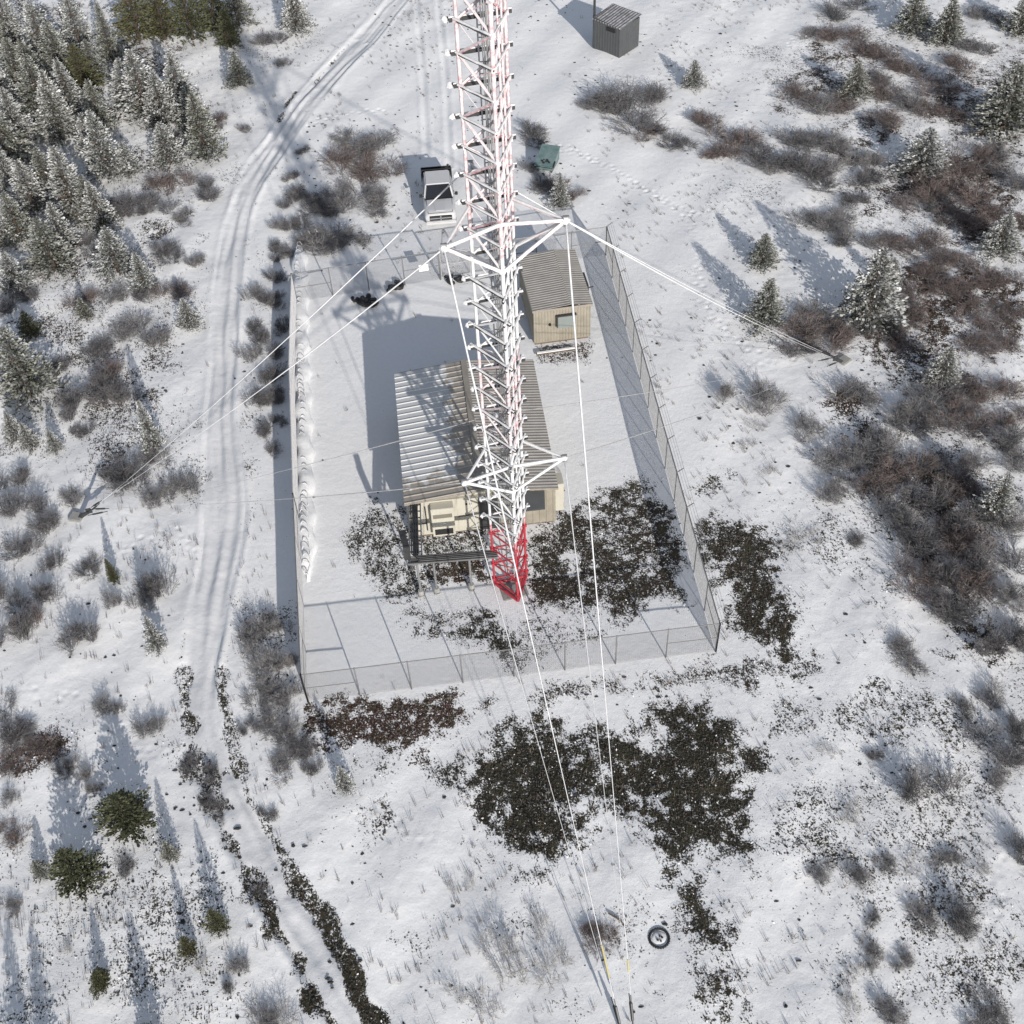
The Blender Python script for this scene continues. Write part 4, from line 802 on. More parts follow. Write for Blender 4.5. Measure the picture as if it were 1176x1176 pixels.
# torque arms
TIPS={}
for z,dz,tips in ((20.95,2.0,{'west':(-1.75,-2.0),'east':(2.46,-.9),'north':(-.61,2.96)}),(9.15,1.55,{'west':(-1.76,-1.6),'east':(2.43,-.62),'north':(-.2,2.35)})):
    for nm,(x,y) in tips.items():
        t=Vector((x-MX,y-MY,z-MZ)); TIPS[(z>15,nm)]=t+Vector((MX,MY,MZ))
        ks=dict(west=(0,1),east=(1,2),north=(2,0))[nm]
        m=MB(); m.ball(t,.15,8,6,0,.15); m.bar(t+Vector((0,0,-.2)),t+Vector((0,0,.18)),.22,.10,1)
        arm=m.build('torque_arm',[M['rime'],M['galv']],mast)
        for k in ks:
            for zz in (z,z-dz):
                p=leg_at(k,zz-MZ); m=MB(); n=5; pts=[p.lerp(t,q/n) for q in range(n+1)]
                m.bar(p,t,.09,.09,1); m.tube([q+Vector((0,-.02,.04)) for q in pts],[.045+.022*R.random() for _ in pts],6,0); m.build('strut',[M['rime'],M['mast']],arm)
# ------------------------------------------------------------------ guy anchors and wires
ANCH={'west':(-21.29,6.59),'east':(19.34,14.07),'south':(2.66,-21.5)}
atxt=dict(west='dark steel guy anchor in the snow west of the track where the western wires meet',east='dark steel guy anchor beside the eastern scrub where the eastern wires meet',south='dark steel guy anchor at the bottom edge where the southern wires meet')
for k,(x,y) in ANCH.items():
    z=ZG(x,y); d=Vector((x,y)).normalized(); t=thing('guy_anchor',atxt[k],'guy anchor',(x,y,z),math.atan2(-d.y,-d.x),'ground anchors of the mast guys')
    m=MB(); m.bar((-.35,0,-.15),(.55,0,.62),.14,.16); m.build('anchor_rod',M['steel_dark'],t)
    m=MB(); m.prism([(.40,.45),(.78,.62),(.72,.92),(.42,.78)],'y',-.03,.03); m.build('equaliser_plate',M['steel_dark'],t)
    m=MB(); m.box((-.3,0,-.02),(.7,.6,.28)); m.build('concrete_block',M['concrete'],t,bevel=.04)
GUY=[(hi,tip,an) for hi in (True,False) for tip,an in (('west','west'),('west','south'),('east','east'),('east','south'),('north','west'),('north','east'))]
wname=dict(west='western',east='eastern',north='far',south='southern')
for n_,(hi,tip,an) in enumerate(GUY):
    a=TIPS[(hi,tip)]; ax,ay=ANCH[an]; d=Vector((ax,ay)).normalized(); off=Vector((-d.y,d.x))*(.22 if tip in('east','north') and an!='east' or (an=='east' and tip=='north') else -.22)
    b=Vector((ax-d.x*.62+off.x,ay-d.y*.62+off.y,ZG(ax,ay)+.72-(.12 if not hi else 0)))
    L=(b-a).length; n=26; pts=[]
    for i in range(n+1):
        t=i/n; p=a.lerp(b,t); p.z-=4*L*.011*t*(1-t); pts.append(p-b)
    r0=.033 if hi and an=='south' else (.027 if hi else (.024 if an=='south' else .020))
    t=thing('guy_wire',f"rime-coated guy wire from the {wname[tip]} tip of the {'upper' if hi else 'lower'} torque arms to the {wname[an]} anchor",'guy wire',b,0,'rime-coated guy wires of the mast')
    m=MB(); m.tube(pts,[r0*(1-(.72 if an!='south' else .6)*min(1,max(0,i/n-.25)/.45))*(1+.16*R.uniform(-1,1)) for i in range(n+1)],6); m.build('wire',M['rime'] if hi or an=='south' else M['galv_frost'],t,smooth=True)
    e=(pts[-3]-pts[-1]).normalized(); m=MB(); m.tube([(0,0,0),e*.25,e*.3,e*.9,e*.95,e*1.2],[.02,.02,.045,.045,.02,.02],6); m.build('turnbuckle',M['steel_dark'],t)
    if an=='south' and hi:
        q=pts[n-2]; e2=(pts[n-4]-pts[n-2]).normalized(); m=MB(); m.tube([q-e2*.1,q+e2*(1.1 if tip=='west' else .35)],.030,8); m.build('yellow_guard',M['yellow'],t)
# ------------------------------------------------------------------ ribbed metal surfaces
def ribbed_wall(m,p,q,z0,z1,pitch,depth,mi=0,z1b=None):
    p=Vector((*p,0));q=Vector((*q,0)); d=(q-p); L=d.length; d.normalize(); nrm=Vector((d.y,-d.x,0)); n=max(2,int(L/pitch)); st=L/n; pr=[]
    for i in range(n):
        for u,h in ((0,0),(.55,0),(.68,1),(.87,1)): pr.append((st*(i+u),h*depth))
    pr.append((L,0)); vs=[]
    for s_,h in pr:
        c=p+d*s_+nrm*h; zt=z1 if z1b is None else z1b(s_/L); vs+= [(c.x,c.y,z0),(c.x,c.y,zt)]
    m.add(vs,[(2*i,2*i+2,2*i+3,2*i+1) for i in range(len(pr)-1)],mi)
def ribbed_slope(m,e0,e1,r0,r1,pitch,depth,mi=0,w=.2):
    e0,e1,r0,r1=map(Vector,(e0,e1,r0,r1)); nrm=(e1-e0).cross(r0-e0).normalized(); nrm=nrm if nrm.z>0 else -nrm; n=max(2,int((e1-e0).length/pitch)); vs=[]
    pr=[]
    for i in range(n):
        for u,h in ((0,0),(1-w-.16,0),(1-w,1),(1-.08,1)): pr.append(((i+u)/n,h*depth))
    pr.append((1,0))
    for t,h in pr: vs+=[e0.lerp(e1,t)+nrm*h,r0.lerp(r1,t)+nrm*h]
    m.add(vs,[(2*i,2*i+2,2*i+3,2*i+1) for i in range(len(pr)-1)],mi)
# ------------------------------------------------------------------ main hut
HX,HY,HR=-1.30,8.35,math.radians(2.4); W2,L2,EH,RH=3.70,4.72,2.68,3.12
hut=thing('equipment_hut','large beige equipment hut with a shallow gabled metal roof half under snow','hut',(HX,HY,G(HX,HY)),HR)
gab=lambda t:EH+.0+(RH-EH)*(1-abs(2*t-1))-.08
w_,l_=W2-.12,L2-.18
m=MB(); ribbed_wall(m,(.9,-l_),(w_,-l_),.15,0,.30,.03,z1b=lambda t:gab(.5+(.9+t*(w_-.9))/(2*w_))); m.build('front_siding',M['beige'],hut)
m=MB(); m.add([(-w_,-l_,.15),(.9,-l_,.15),(.9,-l_,gab(.5+.9/(2*w_))),(0,-l_,gab(.5)),(-w_,-l_,gab(0))],[(0,1,2,3,4)])
for x in (-2.55,-1.2,-.2): m.box((x,-l_-.012,1.35),(.03,.02,2.3))
m.build('front_panel',M['cream'],hut)
m=MB(); ribbed_wall(m,(w_,-l_),(w_,l_),.15,gab(1),.30,.03); ribbed_wall(m,(w_,l_),(-w_,l_),.15,0,.30,.03,z1b=gab); ribbed_wall(m,(-w_,l_),(-w_,-l_),.15,gab(0),.30,.03); m.build('wall',M['beige'],hut)
m=MB(); m.box((0,0,.06),(2*w_-.1,2*l_-.1,.2)); m.build('plinth',M['wood'],hut)
m=MB(); ribbed_slope(m,(-W2,L2,EH),(-W2,-L2,EH),(0,L2,RH),(0,-L2,RH),0.40,.038,w=.14); m.build('snowy_roof_slope',M['snow_roof'],hut,label='western roof slope with snow lying between its ribs')
m=MB(); ribbed_slope(m,(W2,-L2,EH),(W2,L2,EH),(0,-L2,RH),(0,L2,RH),.20,.022,w=.3); m.build('bare_roof_slope',M['roof_tan'],hut,label='bare tan eastern roof slope with fine ribs')
m=MB(); m.bar((0,-L2-.02,RH+.035),(0,L2+.02,RH+.035),.30,.03); m.build('ridge_cap',M['roof_ridge'],hut)
for y in (-L2,L2):
    m=MB(); m.prism([(-W2,EH-.12),(0,RH-.12),(W2,EH-.12),(W2,EH+.0),(0,RH+.0),(-W2,EH+.0)],'y',y-.02,y+.02); m.build('barge_board',M['roof_ridge'],hut)
m=MB(); m.add([(-W2+.02,-L2+.02,EH-.03),(W2-.02,-L2+.02,EH-.03),(W2-.02,L2-.02,EH-.03),(-W2+.02,L2-.02,EH-.03)],[(0,1,2,3)]); m.build('soffit',M['cream'],hut)
def wall_unit(parent,x,y,z,wd,dp,ht,rz=0):
    m=MB(); m.box((0,0,0),(wd,dp,ht)); u=m.build('air_conditioner',M['cream'],parent,bevel=.02); u.location=(x,y,z); u.rotation_euler=(0,0,rz)
    m=MB()
    for i in range(6): m.bar((-wd*.42,-dp/2-.012,ht*.18+i*.045),(wd*.42,-dp/2-.012,ht*.18+i*.045),.02,.03)
    m.build('louvre',M['louvre'],u)
    m=MB(); m.box((0,-dp/2-.006,-ht*.33),(wd*.8,.02,ht*.2)); m.build('intake',M['dark'],u); m=MB(); m.box((.05,-dp/2-.01,-.06),(.16,.015,.04)); m.build('badge',M['white_sign'],u)
    return u
wall_unit(hut,-1.95,-l_-.24,1.42,1.1,.48,1.95)
wall_unit(hut,w_+.24,-l_+.75,1.40,.8,.44,1.9,PI/2)
m=MB(); m.box((.32,-l_-.025,1.15),(.92,.05,2.05)); dr=m.build('door',M['steel_dark'],hut,bevel=.01); m=MB(); m.box((.02,-l_-.08,1.1),(.05,.06,.14)); m.build('handle',M['galv'],dr)
m=MB(); m.add([(1.55,-l_-.02,2.5),(3.05,-l_-.02,2.5),(2.95,-l_-.95,2.15),(1.65,-l_-.95,2.15),(1.55,-l_-.02,2.44),(3.05,-l_-.02,2.44),(2.95,-l_-.95,2.09),(1.65,-l_-.95,2.09)],[(0,1,2,3),(7,6,5,4),(3,2,6,7),(0,3,7,4),(1,5,6,2)]); m.build('edge_shadow_sheet',M['grey_metal'],hut)  # grey sheet stands in for the dark roof edge and the shadow below
m=MB(); m.tube([(-2.75,-l_-.05,.5),(-2.75,-l_-.05,2.2)],.03); m.tube([(-2.75,-l_-.05,1.0),(-3.4,-l_-.05,1.0)],.025); m.tube([(-1.2,-l_-.05,1.25),(-.1,-l_-.05,1.3)],.03); m.tube([(-.15,-l_-.05,.2),(-.15,-l_-.05,2.4)],.035); m.build('conduit',M['steel_dark'],hut)
for x in (-.75,-.55): m=MB(); m.box((x,-l_-.02,2.05),(.09,.05,.09)); m.build('cable_port',M['dark'],hut)
m=MB(); m.box((-3.45,-l_-.2,.55),(.25,.3,.95)); m.build('meter_box',M['steel_dark'],hut,bevel=.02)
# ------------------------------------------------------------------ ice bridge
t=thing('ice_bridge','dark steel ice bridge on posts carrying cables from the hut to the mast','cable bridge',(-3.55,.1,G(-3.5,.1)))
BZ=2.5
m=MB()
for y in (-.2,.2): m.bar((-1.15,y,BZ),(2.95,y,BZ),.05,.09)
for i in range(11): m.bar((-1.05+i*.4,-.2,BZ),(-1.05+i*.4,.2,BZ),.05,.05)
m.box((.9,0,BZ-.03),(4.08,.34,.02)); m.build('cable_tray',M['tray'],t)
m=MB()
for x in (-1.05,-.5): m.bar((x,.2,BZ+.02),(x,3.55,BZ+.02),.06,.12)
for i in range(8): m.bar((-1.05,.5+i*.42,BZ+.02),(-.5,.5+i*.42,BZ+.02),.05,.05)
m.box((-.78,1.9,BZ-.01),(.26,3.2,.02))
m.build('cable_tray',M['tray'],t)
m=MB()
for j in range(4): m.tube([(2.95,-.15+.1*j,BZ+.1),(-.6-.1*j,-.15+.1*j,BZ+.12),(-.95+.1*j,.3,BZ+.12),(-.95+.1*j,3.5,BZ+.12),(-.95+.1*j,3.62,BZ-.2)],.035,6)
m.build('feeder_cable',M['steel_dark'],t)
for x,y in ((0,0),(-.75,-.1),(1.65,.05)):
    m=MB(); m.tube([(x,y,-.1),(x,y,BZ-.05)],.055,8); p=m.build('bridge_post',M['galv'],t); m=MB(); m.tube([(x,y,-.05),(x,y,.42)],[.16,.13],10); m.build('concrete_footing',M['concrete'],p)
m=MB(); m.bar((-1.15,.1,BZ),(-1.15,.1,BZ+.9),.3,.12); m.bar((-1.15,.2,BZ+.85),(-1.35,1.1,BZ+.85),.28,.1); m.build('ice_shield',M['steel_dark'],t)
# ------------------------------------------------------------------ small shelter
SX,SY,SR=3.97,20.05,math.radians(5)
sh=thing('equipment_shelter','small beige ribbed equipment shelter with a grey wall panel behind the mast','shelter',(SX,SY,G(SX,SY)),SR)
w_,l_=1.62,2.52; EH2=2.62
m=MB(); ribbed_wall(m,(-w_,-l_),(w_,-l_),.28,EH2,.165,.022); m.build('front_siding',M['beige'],sh)
m=MB(); ribbed_wall(m,(w_,-l_),(w_,l_),.28,EH2,.165,.022); ribbed_wall(m,(w_,l_),(-w_,l_),.28,EH2,.165,.022); ribbed_wall(m,(-w_,l_),(-w_,-l_),.28,EH2,.165,.022); m.build('wall',M['beige'],sh)
m=MB(); ribbed_slope(m,(-1.7,2.62,2.64),(-1.7,-2.62,2.64),(.45,2.62,2.80),(.45,-2.62,2.80),.2,.02,w=.3); ribbed_slope(m,(1.7,-2.62,2.66),(1.7,2.62,2.66),(.45,-2.62,2.80),(.45,2.62,2.80),.2,.02,w=.3); m.build('roof',M['roof_tan'],sh)
m=MB(); m.box((0,-2.60,2.60),(3.42,.05,.14)); m.box((0,2.60,2.60),(3.42,.05,.14)); m.box((-1.69,0,2.59),(.05,5.1,.12)); m.box((1.69,0,2.59),(.05,5.1,.12)); m.build('fascia',M['roof_ridge'],sh)
m=MB(); m.box((.25,-l_-.04,1.62),(1.02,.06,.86)); p=m.build('grey_panel',M['grey_panel'],sh); 
m=MB(); m.box((.2,-l_-.10,2.12),(1.16,.2,.07)); m.box((-.33,-l_-.10,1.72),(.07,.2,.72)); m.build('shadow_hood',M['steel_dark'],p)  # dark steel L puts the panel's recess shadow into the hood colour
m=MB(); m.tube([(-.72,-l_-.02,1.55),(-.72,-l_-.12,1.55)],.075,10); m.build('vent_pipe',M['dark'],sh)
for y in (-2.2,-.7,.7,2.2): m=MB(); m.box((0,y,.14),(3.1,.2,.3)); m.build('timber_skid',M['wood'],sh)
m=MB(); m.box((1.78,-.2,2.3),(.14,1.3,.5)); m.bar((1.8,-.7,2.3),(2.15,-.7,2.35),.05,.05); m.build('side_hood',M['steel_dark'],sh)
t=thing('timber_plank','snow-dusted timber plank lying before the small beige shelter','plank',(3.75,16.75,G(3.75,16.75)),math.radians(6)); m=MB(); m.box((0,0,.16),(2.3,.22,.06)); m.build('board',M['wood'],t); m=MB(); m.box((0,.02,.21),(2.2,.14,.04)); m.build('snow_strip',M['snow'],t)
# ------------------------------------------------------------------ grey shed and pole
ang=math.radians(45)
cx,cy=11.75,51.65
t=thing('metal_shed','grey metal shed with a ribbed sloping roof beside a thin pole','shed',(cx,cy,ZG(cx,cy)),ang)
a_,b_=1.2,1.25
m=MB(); ribbed_wall(m,(-a_,-b_),(a_,-b_),0,2.25,.25,.015); ribbed_wall(m,(a_,-b_),(a_,b_),0,2.3,.25,.015,z1b=lambda s:2.25+.25*s); ribbed_wall(m,(a_,b_),(-a_,b_),0,2.5,.25,.015); ribbed_wall(m,(-a_,b_),(-a_,-b_),0,2.3,.25,.015,z1b=lambda s:2.5-.25*s); m.build('wall',M['grey_metal'],t)
m=MB(); ribbed_slope(m,(-a_-.12,-b_-.12,2.26),(-a_-.12,b_+.12,2.30),(a_+.12,-b_-.12,2.46),(a_+.12,b_+.12,2.50),.24,.05,w=.3); m.build('roof',mat('shed_roof',(.30,.30,.31),.5,.0,base2=(.13,.13,.135),vscale=3),t)
m=MB(); m.box((-a_-.03,-.4,1.95),(.06,.8,.28)); m.build('dark_vent',M['dark'],t)
m=MB(); m.box((a_+.14,b_+.05,2.4),(.12,.14,.14)); m.build('roof_lamp',M['black'],t)
px,py=10.12,52.05
t=thing('metal_pole','thin dark pole standing at the corner of the grey shed','pole',(px,py,ZG(px,py)))
m=MB(); m.tube([(0,0,-.1),(0,0,6.2)],[.10,.085],8); m.build('shaft',M['steel_dark'],t)
m=MB(); m.box((-.02,-.1,2.2),(.22,.16,.42)); m.build('junction_box',M['galv'],t)
m=MB(); m.tube([(.1,-.04,.1),(.1,-.04,2.0)],.03); m.build('cable_guard',M['galv'],t)
# ------------------------------------------------------------------ pickup
px,py=-2.36,32.2
tr=thing('pickup_truck','white pickup truck with a black headache rack parked facing the compound','pickup',(px,py,ZG(px,py)-.03),math.radians(1.5))
def side(poly,w,inset=0): return poly
m=MB()  # lower body: hull lofted across stations (y, half width, z bottom, z top)
def loft(m,secs,mi=0):
    n=len(secs[0]); vs=[v for s_ in secs for v in s_]; fs=[]
    for i in range(len(secs)-1):
        for k in range(n): fs.append((i*n+k,i*n+(k+1)%n,(i+1)*n+(k+1)%n,(i+1)*n+k))
    fs.append(tuple(range(n))); fs.append(tuple(range((len(secs)-1)*n,len(secs)*n))[::-1]); m.add(vs,fs,mi)
def sec(y,hw,zb,zt,r=.1): return [(-hw+.04,y,zb),(hw-.04,y,zb),(hw,y,zb+.2),(hw,y,zt-r*1.6),(hw-r*.5,y,zt-r*.5),(hw-r*2.2,y,zt),(-hw+r*2.2,y,zt),(-hw+r*.5,y,zt-r*.5),(-hw,y,zt-r*1.6),(-hw,y,zb+.2)]
loft(m,[sec(-2.80,.84,.50,1.10),sec(-2.72,.95,.45,1.16),sec(-2.3,.99,.42,1.20),sec(-1.45,1.0,.42,1.20),sec(-1.0,1.0,.42,1.20),sec(1.18,1.0,.42,1.18)])
m.build('body',M['truck'],tr,smooth=True)
m=MB(); loft(m,[[( -.93,-1.42,1.17),(.93,-1.42,1.17),(.93,-1.40,1.2),(-.93,-1.40,1.2)]]+[[(-.74,-.62,1.86),(.74,-.62,1.86),(.70,-.55,1.93),(-.70,-.55,1.93)]][:0]) if False else None
cabv=[(-.96,-1.12,1.16),(.96,-1.12,1.16),(.96,1.15,1.16),(-.96,1.15,1.16),(-.79,-.52,1.88),(.79,-.52,1.88),(.80,1.02,1.92),(-.80,1.02,1.92)]
m=MB(); m.add(cabv,[(3,2,1,0),(4,5,6,7),(0,1,5,4),(1,2,6,5),(2,3,7,6),(3,0,4,7)]); m.build('cab',M['truck'],tr,smooth=False,bevel=.07)
def inset_quad(q,s,off):
    q=[Vector(v) for v in q]; c=sum(q,Vector())/4; n=(q[1]-q[0]).cross(q[3]-q[0]).normalized(); return [c+(v-c)*s+n*off for v in q],n
def pane(name,q,s,off=.006):
    a,n=inset_quad(q,s,off); m=MB(); m.add([*a,*[v-n*.02 for v in a]],[(0,1,2,3),(7,6,5,4),(0,4,5,1),(1,5,6,2),(2,6,7,3),(3,7,4,0)]); return m.build(name,M['glass'],tr)
V_=lambda i:cabv[i]
pane('windscreen',[V_(0),V_(1),V_(5),V_(4)],.90); pane('side_window',[V_(1),V_(2),V_(6),V_(5)],.80); pane('side_window',[V_(3),V_(0),V_(4),V_(7)],.80); pane('rear_window',[V_(2),V_(3),V_(7),V_(6)],.75)
m=MB(); m.box((0,1.95,.72),(1.86,1.5,.12)); bed=m.build('cargo_bed',M['black'],tr)
for x in (-.96,.96): m=MB(); m.box((x,1.98,.86),(.08,1.56,.50)); m.build('bed_side',M['black'],tr,bevel=.03)
m=MB(); m.box((0,2.78,.88),(1.98,.07,.42)); m.build('tailgate',M['black'],tr,bevel=.02)
m=MB()
for x in (-.97,-.32,.32,.97): m.bar((x,1.26,1.1),(x,1.26,1.80),.06,.05)
m.bar((-1.0,1.26,1.82),(1.0,1.26,1.82),.06,.07); m.bar((-.96,1.26,1.55),(.96,1.26,1.55),.05,.05); m.box((0,1.28,1.30),(1.86,.04,.24)); m.build('headache_rack',M['black'],tr)
m=MB(); m.box((0,1.75,1.0),(1.7,.6,.45)); m.build('tool_box',M['black'],tr,bevel=.03)
m=MB(); m.box((0,-2.79,.88),(1.42,.08,.34)); gr=m.build('grille',M['dark'],tr,bevel=.02); m=MB(); m.box((0,-2.85,.88),(1.36,.04,.07)); m.box((0,-2.85,.88),(.07,.04,.30)); m.build('chrome_bar',M['chrome'],gr)
for x in (-.80,.80): m=MB(); m.box((x,-2.73,.90),(.30,.10,.22)); m.build('headlight',M['lamp'],tr,bevel=.03)
m=MB(); m.box((0,-2.88,.60),(1.9,.2,.22)); m.build('bumper',M['truck'],tr,bevel=.05); m=MB(); m.box((0,2.88,.58),(1.85,.16,.2)); m.build('rear_bumper',M['chrome'],tr,bevel=.04)
for x in (-1,1):
    m=MB(); m.box((x*1.13,-.85,1.30),(.2,.10,.22)); m.bar((x*.95,-.82,1.22),(x*1.1,-.84,1.26),.05,.05); m.build('mirror',M['black'],tr,bevel=.02)
    for y in (-1.85,1.75):
        m=MB(); pr_=[(.40,-.12),(.42,-.06),(.42,.06),(.40,.12),(.26,.12),(.24,.05)]
        vs=[];n=20
        for k in range(n):
            a=2*PI*k/n
            for r_,o_ in pr_: vs.append((o_*x,r_*math.cos(a),r_*math.sin(a)))
        c=len(pr_); m.add(vs,[(k*c+j,((k+1)%n)*c+j,((k+1)%n)*c+(j+1)%c,k*c+(j+1)%c) for k in range(n) for j in range(c)]); wh=m.build('wheel',M['black'],tr,smooth=False); wh.location=(x*.86,y,.42)
        m=MB(); m.tube([(-.05*x,0,0),(.08*x,0,0)],.26,14); m.build('rim',M['chrome'],wh)
m=MB(); m.box((0,-1.17,1.205),(1.78,.10,.03)); m.build('cowl',M['dark'],tr)
m=MB()
for x in (-.82,.82): m.bar((x,-1.2,1.203),(x*.93,-2.66,1.172),.03,.012)
m.bar((-.76,-2.68,1.165),(.76,-2.68,1.165),.03,.02); m.build('hood_seam',M['steel_dark'],tr)
m=MB(); m.prism([(-.30,-2.5),(.30,-2.5),(.42,-1.35),(-.42,-1.35)],'z',1.19,1.222); m.build('hood_bulge',M['truck'],tr,bevel=.01)
for x in (-1,1):
    for y in (-.15,.75): m=MB(); m.box((x*1.005,y,1.02),(.02,.16,.03)); m.build('door_handle',M['dark'],tr)
# ------------------------------------------------------------------ teal bin
t=thing('waste_bin','teal steel skip bin with snow-dusted sloping lid behind the far fence','skip bin',(5.05,35.9,ZG(5.05,35.9)),math.radians(-22)); t.scale=(.80,.80,.85)
m=MB(); m.prism([(-1.0,.18),(1.0,.18),(1.15,1.15),(-1.1,.62)],'x',-.75,.75); m.build('container',M['teal'],t,bevel=.03)
m=MB(); m.prism([(-1.18,.60),(1.18,1.19),(1.18,1.24),(-1.18,.66)],'x',-.8,.8); ld=m.build('lid',M['teal'],t)
m=MB(); m.bar((-.8,-1.12,.60),(.8,-1.12,.60),.10,.14); m.bar((.82,-1.1,.62),(.82,-.5,.78),.10,.14); m.build('rim',M['black'],t)
m=MB(); m.bar((-.6,-.9,.09),(-.6,.95,.09),.12,.18); m.bar((.6,-.9,.09),(.6,.95,.09),.12,.18); m.build('skid',M['black'],t)
m=MB()
for i in range(9): m.ball((.1+R.uniform(-.35,.35),-.75+R.uniform(-.15,.3),.80+R.uniform(0,.05)),R.uniform(.05,.1),6,4,0,.4)
m.build('debris',M['black'],ld)
# ------------------------------------------------------------------ scrap, tyre, stick, sign
def scrap(label,x,y,n,sp,rz=0):
    t=thing('scrap_heap',label,'scrap',(x,y,ZG(x,y)),rz,'black scrap along the far fence')
    for i in range(n):
        m=MB(); a=R.uniform(0,2*PI); c=Vector((R.uniform(-sp,sp),R.uniform(-.3,.35),.12)); r_=R.uniform(.2,.36)
        m.tube([c+Vector((r_*math.cos(a+q*.55),r_*math.sin(a+q*.55)*.9,.06*math.sin(q*1.7)+.06)) for q in range(int(R.uniform(5,9)))],R.uniform(.09,.14),7); m.build('bent_hose',M['black'],t,smooth=True)
    m=MB(); m.ball((.1,.25,.0),.34,10,6,0,.25,(1.2,.6,.4)); m.build('snow_lump',M['snow'],t,smooth=True)
scrap('large tangle of black scrap hose in the snow inside the far fence',-7.2,22.6,10,.5); scrap('middle black scrap heap with a stray pole inside the far fence',-5.35,23.7,4,.25,.4); scrap('row of black scrap lying beside the far gate',-1.75,24.3,4,.65,.15)
tx,ty=4.3,-17.4
TS=.86
t=thing('old_tyre','old lugged black tyre half buried in snow near the southern guy anchor','tyre',(tx,ty,ZG(tx,ty))); t.scale=(TS,TS,TS)
m=MB(); n=26
vs=[]
for k in range(n*2):
    a=PI*k/n; lug=.035*(k%2)
    for u in range(8):
        b=2*PI*u/8; rr_=.42+(.05+(lug if math.cos(b)>0 else 0))*math.cos(b); vs.append((rr_*math.cos(a),rr_*math.sin(a),.03+.06*math.sin(b)))
m.add(vs,[(k*8+u,((k+1)%(2*n))*8+u,((k+1)%(2*n))*8+(u+1)%8,k*8+(u+1)%8) for k in range(2*n) for u in range(8)]); m.build('tread',M['black'],t)
m=MB(); m.ball((0,0,-.03),.40,12,6,0,.06,(1,1,.22)); m.build('snow_fill',M['snow'],t,smooth=True); m=MB()
for q in ((.03,.1),(-.08,-.08),(.05,-.14),(.12,.02)): m.ball((*q,.06),.055,6,4,0,.4)
m.build('stones_inside',M['black'],t)
x,y=2.78,-16.5; t=tag(MB().tube([(-.28,.22,.06),(0,0,.08),(.25,-.24,.05)],[.03,.035,.025],6).build('fallen_stick',M['wood']),'short dark stick lying on snow near the southern guy wires','stick'); t.location=(x,y,ZG(x,y))
# ------------------------------------------------------------------ chain-link fences
FH=2.1
def fence(label,pl,sp,frost,pm=None,group='chain-link fences of the compound',arms=True,gate=None,seed=1,wire_r=.0045,mesh=.085):
    pm=pm or frost; rr_=random.Random(seed); pts=[Vector((*p,0)) for p in pl]; base=pts[0]
    t=thing('chain_link_fence',label,'fence',(base.x,base.y,0),0,group)
    run=[]; 
    for a,b in zip(pts[:-1],pts[1:]):
        L=(b-a).length; n=max(1,round(L/sp))
        for i in range(n): run.append(a.lerp(b,i/n))
    run.append(pts[-1]); zz=[G(p.x,p.y) for p in run]
    P_=lambda i,h:Vector((run[i].x-base.x,run[i].y-base.y,zz[i]+h))
    nrm=(run[-1]-run[0]).normalized(); nrm=Vector((nrm.y,-nrm.x,0))
    for i in range(len(run)):
        m=MB(); r_=.045 if i in(0,len(run)-1) else .032; m.tube([P_(i,-.2),P_(i,FH+.02)],r_,7)
        o=m.build('post',pm,t,smooth=True)
        if arms: m=MB(); m.bar(P_(i,FH),P_(i,FH+.25)+nrm*.32,.035,.035); m.build('wire_arm',pm,o)
    m=MB(); m.tube([P_(i,FH-.02) for i in range(len(run))],.026,6); m.build('top_rail',pm,t)
    for e in ((0,1),(len(run)-1,len(run)-2)): m=MB(); m.tube([P_(e[0],FH*.5),P_(e[1],FH*.5)],.024,6); m.build('brace_rail',pm,t)
    if arms:
        m=MB()
        for j in (.35,.7,1.0): m.tube([P_(i,FH+.25*j)+nrm*.32*j for i in range(len(run))],.008,4,cap=False)
        m.build('barbed_wire',frost,t)
    m=MB()   # woven diagonal wires, real ones
    for i in range(len(run)-1):
        a,b=P_(i,.04),P_(i+1,.04); d=b-a; L=Vector((d.x,d.y)).length; h=FH-.08; k=-h
        while k<L:
            for sg in (1,-1):
                u0,v0=(k,0); u1,v1=k+h,h
                if u0<0: v0=-u0; u0=0
                if u1>L: v1=h-(u1-L); u1=L
                if u1-u0>.02:
                    if sg<0: v0,v1=h-v0,h-v1
                    p=a+d*(u0/L)+Vector((0,0,v0)); q=a+d*(u1/L)+Vector((0,0,v1)); w=wire_r
                    n2=Vector((d.y,-d.x,0)).normalized()*w; e2=Vector((0,0,w))
                    m.add([p-e2,p+n2,p+e2,p-n2,q-e2,q+n2,q+e2,q-n2],[(0,1,5,4),(1,2,6,5),(2,3,7,6),(3,0,4,7)])
            k+=mesh
    m.build('wire_mesh',frost,t)
    return t
F_=FENCE
fence('near chain-link fence along the front of the compound above the brown litter',[F_['bl'],F_['br']],2.3,M['galv_dull'],seed=1,arms=False,wire_r=.0035)
fence('eastern chain-link fence with barbed wire arms leaning outward',[F_['br'],F_['tr']],2.35,M['galv_frost'],pm=M['galv_dull'],seed=2,wire_r=.0055)
M['rime_wire']=mat('rime_caked_wire',(.46,.46,.475),.7,var=.2,vscale=4)
fence('western chain-link fence thickly caked with rime beside the snowy track',[F_['tl'],F_['l2'],F_['l1']],2.4,M['rime_wire'],seed=3,wire_r=.019,arms=False)
fence('short thinner stretch of western chain-link fence near the grey shrubs and brown litter',[F_['l1'],F_['bl']],2.4,M['galv_frost'],pm=M['galv_dull'],seed=6,wire_r=.009,arms=False)
gp=[-2.55,24.35]
fence('far chain-link fence with a white notice, west of the gate',[F_['tl'],gp],2.3,M['galv_dull'],seed=4,arms=False,wire_r=.004)
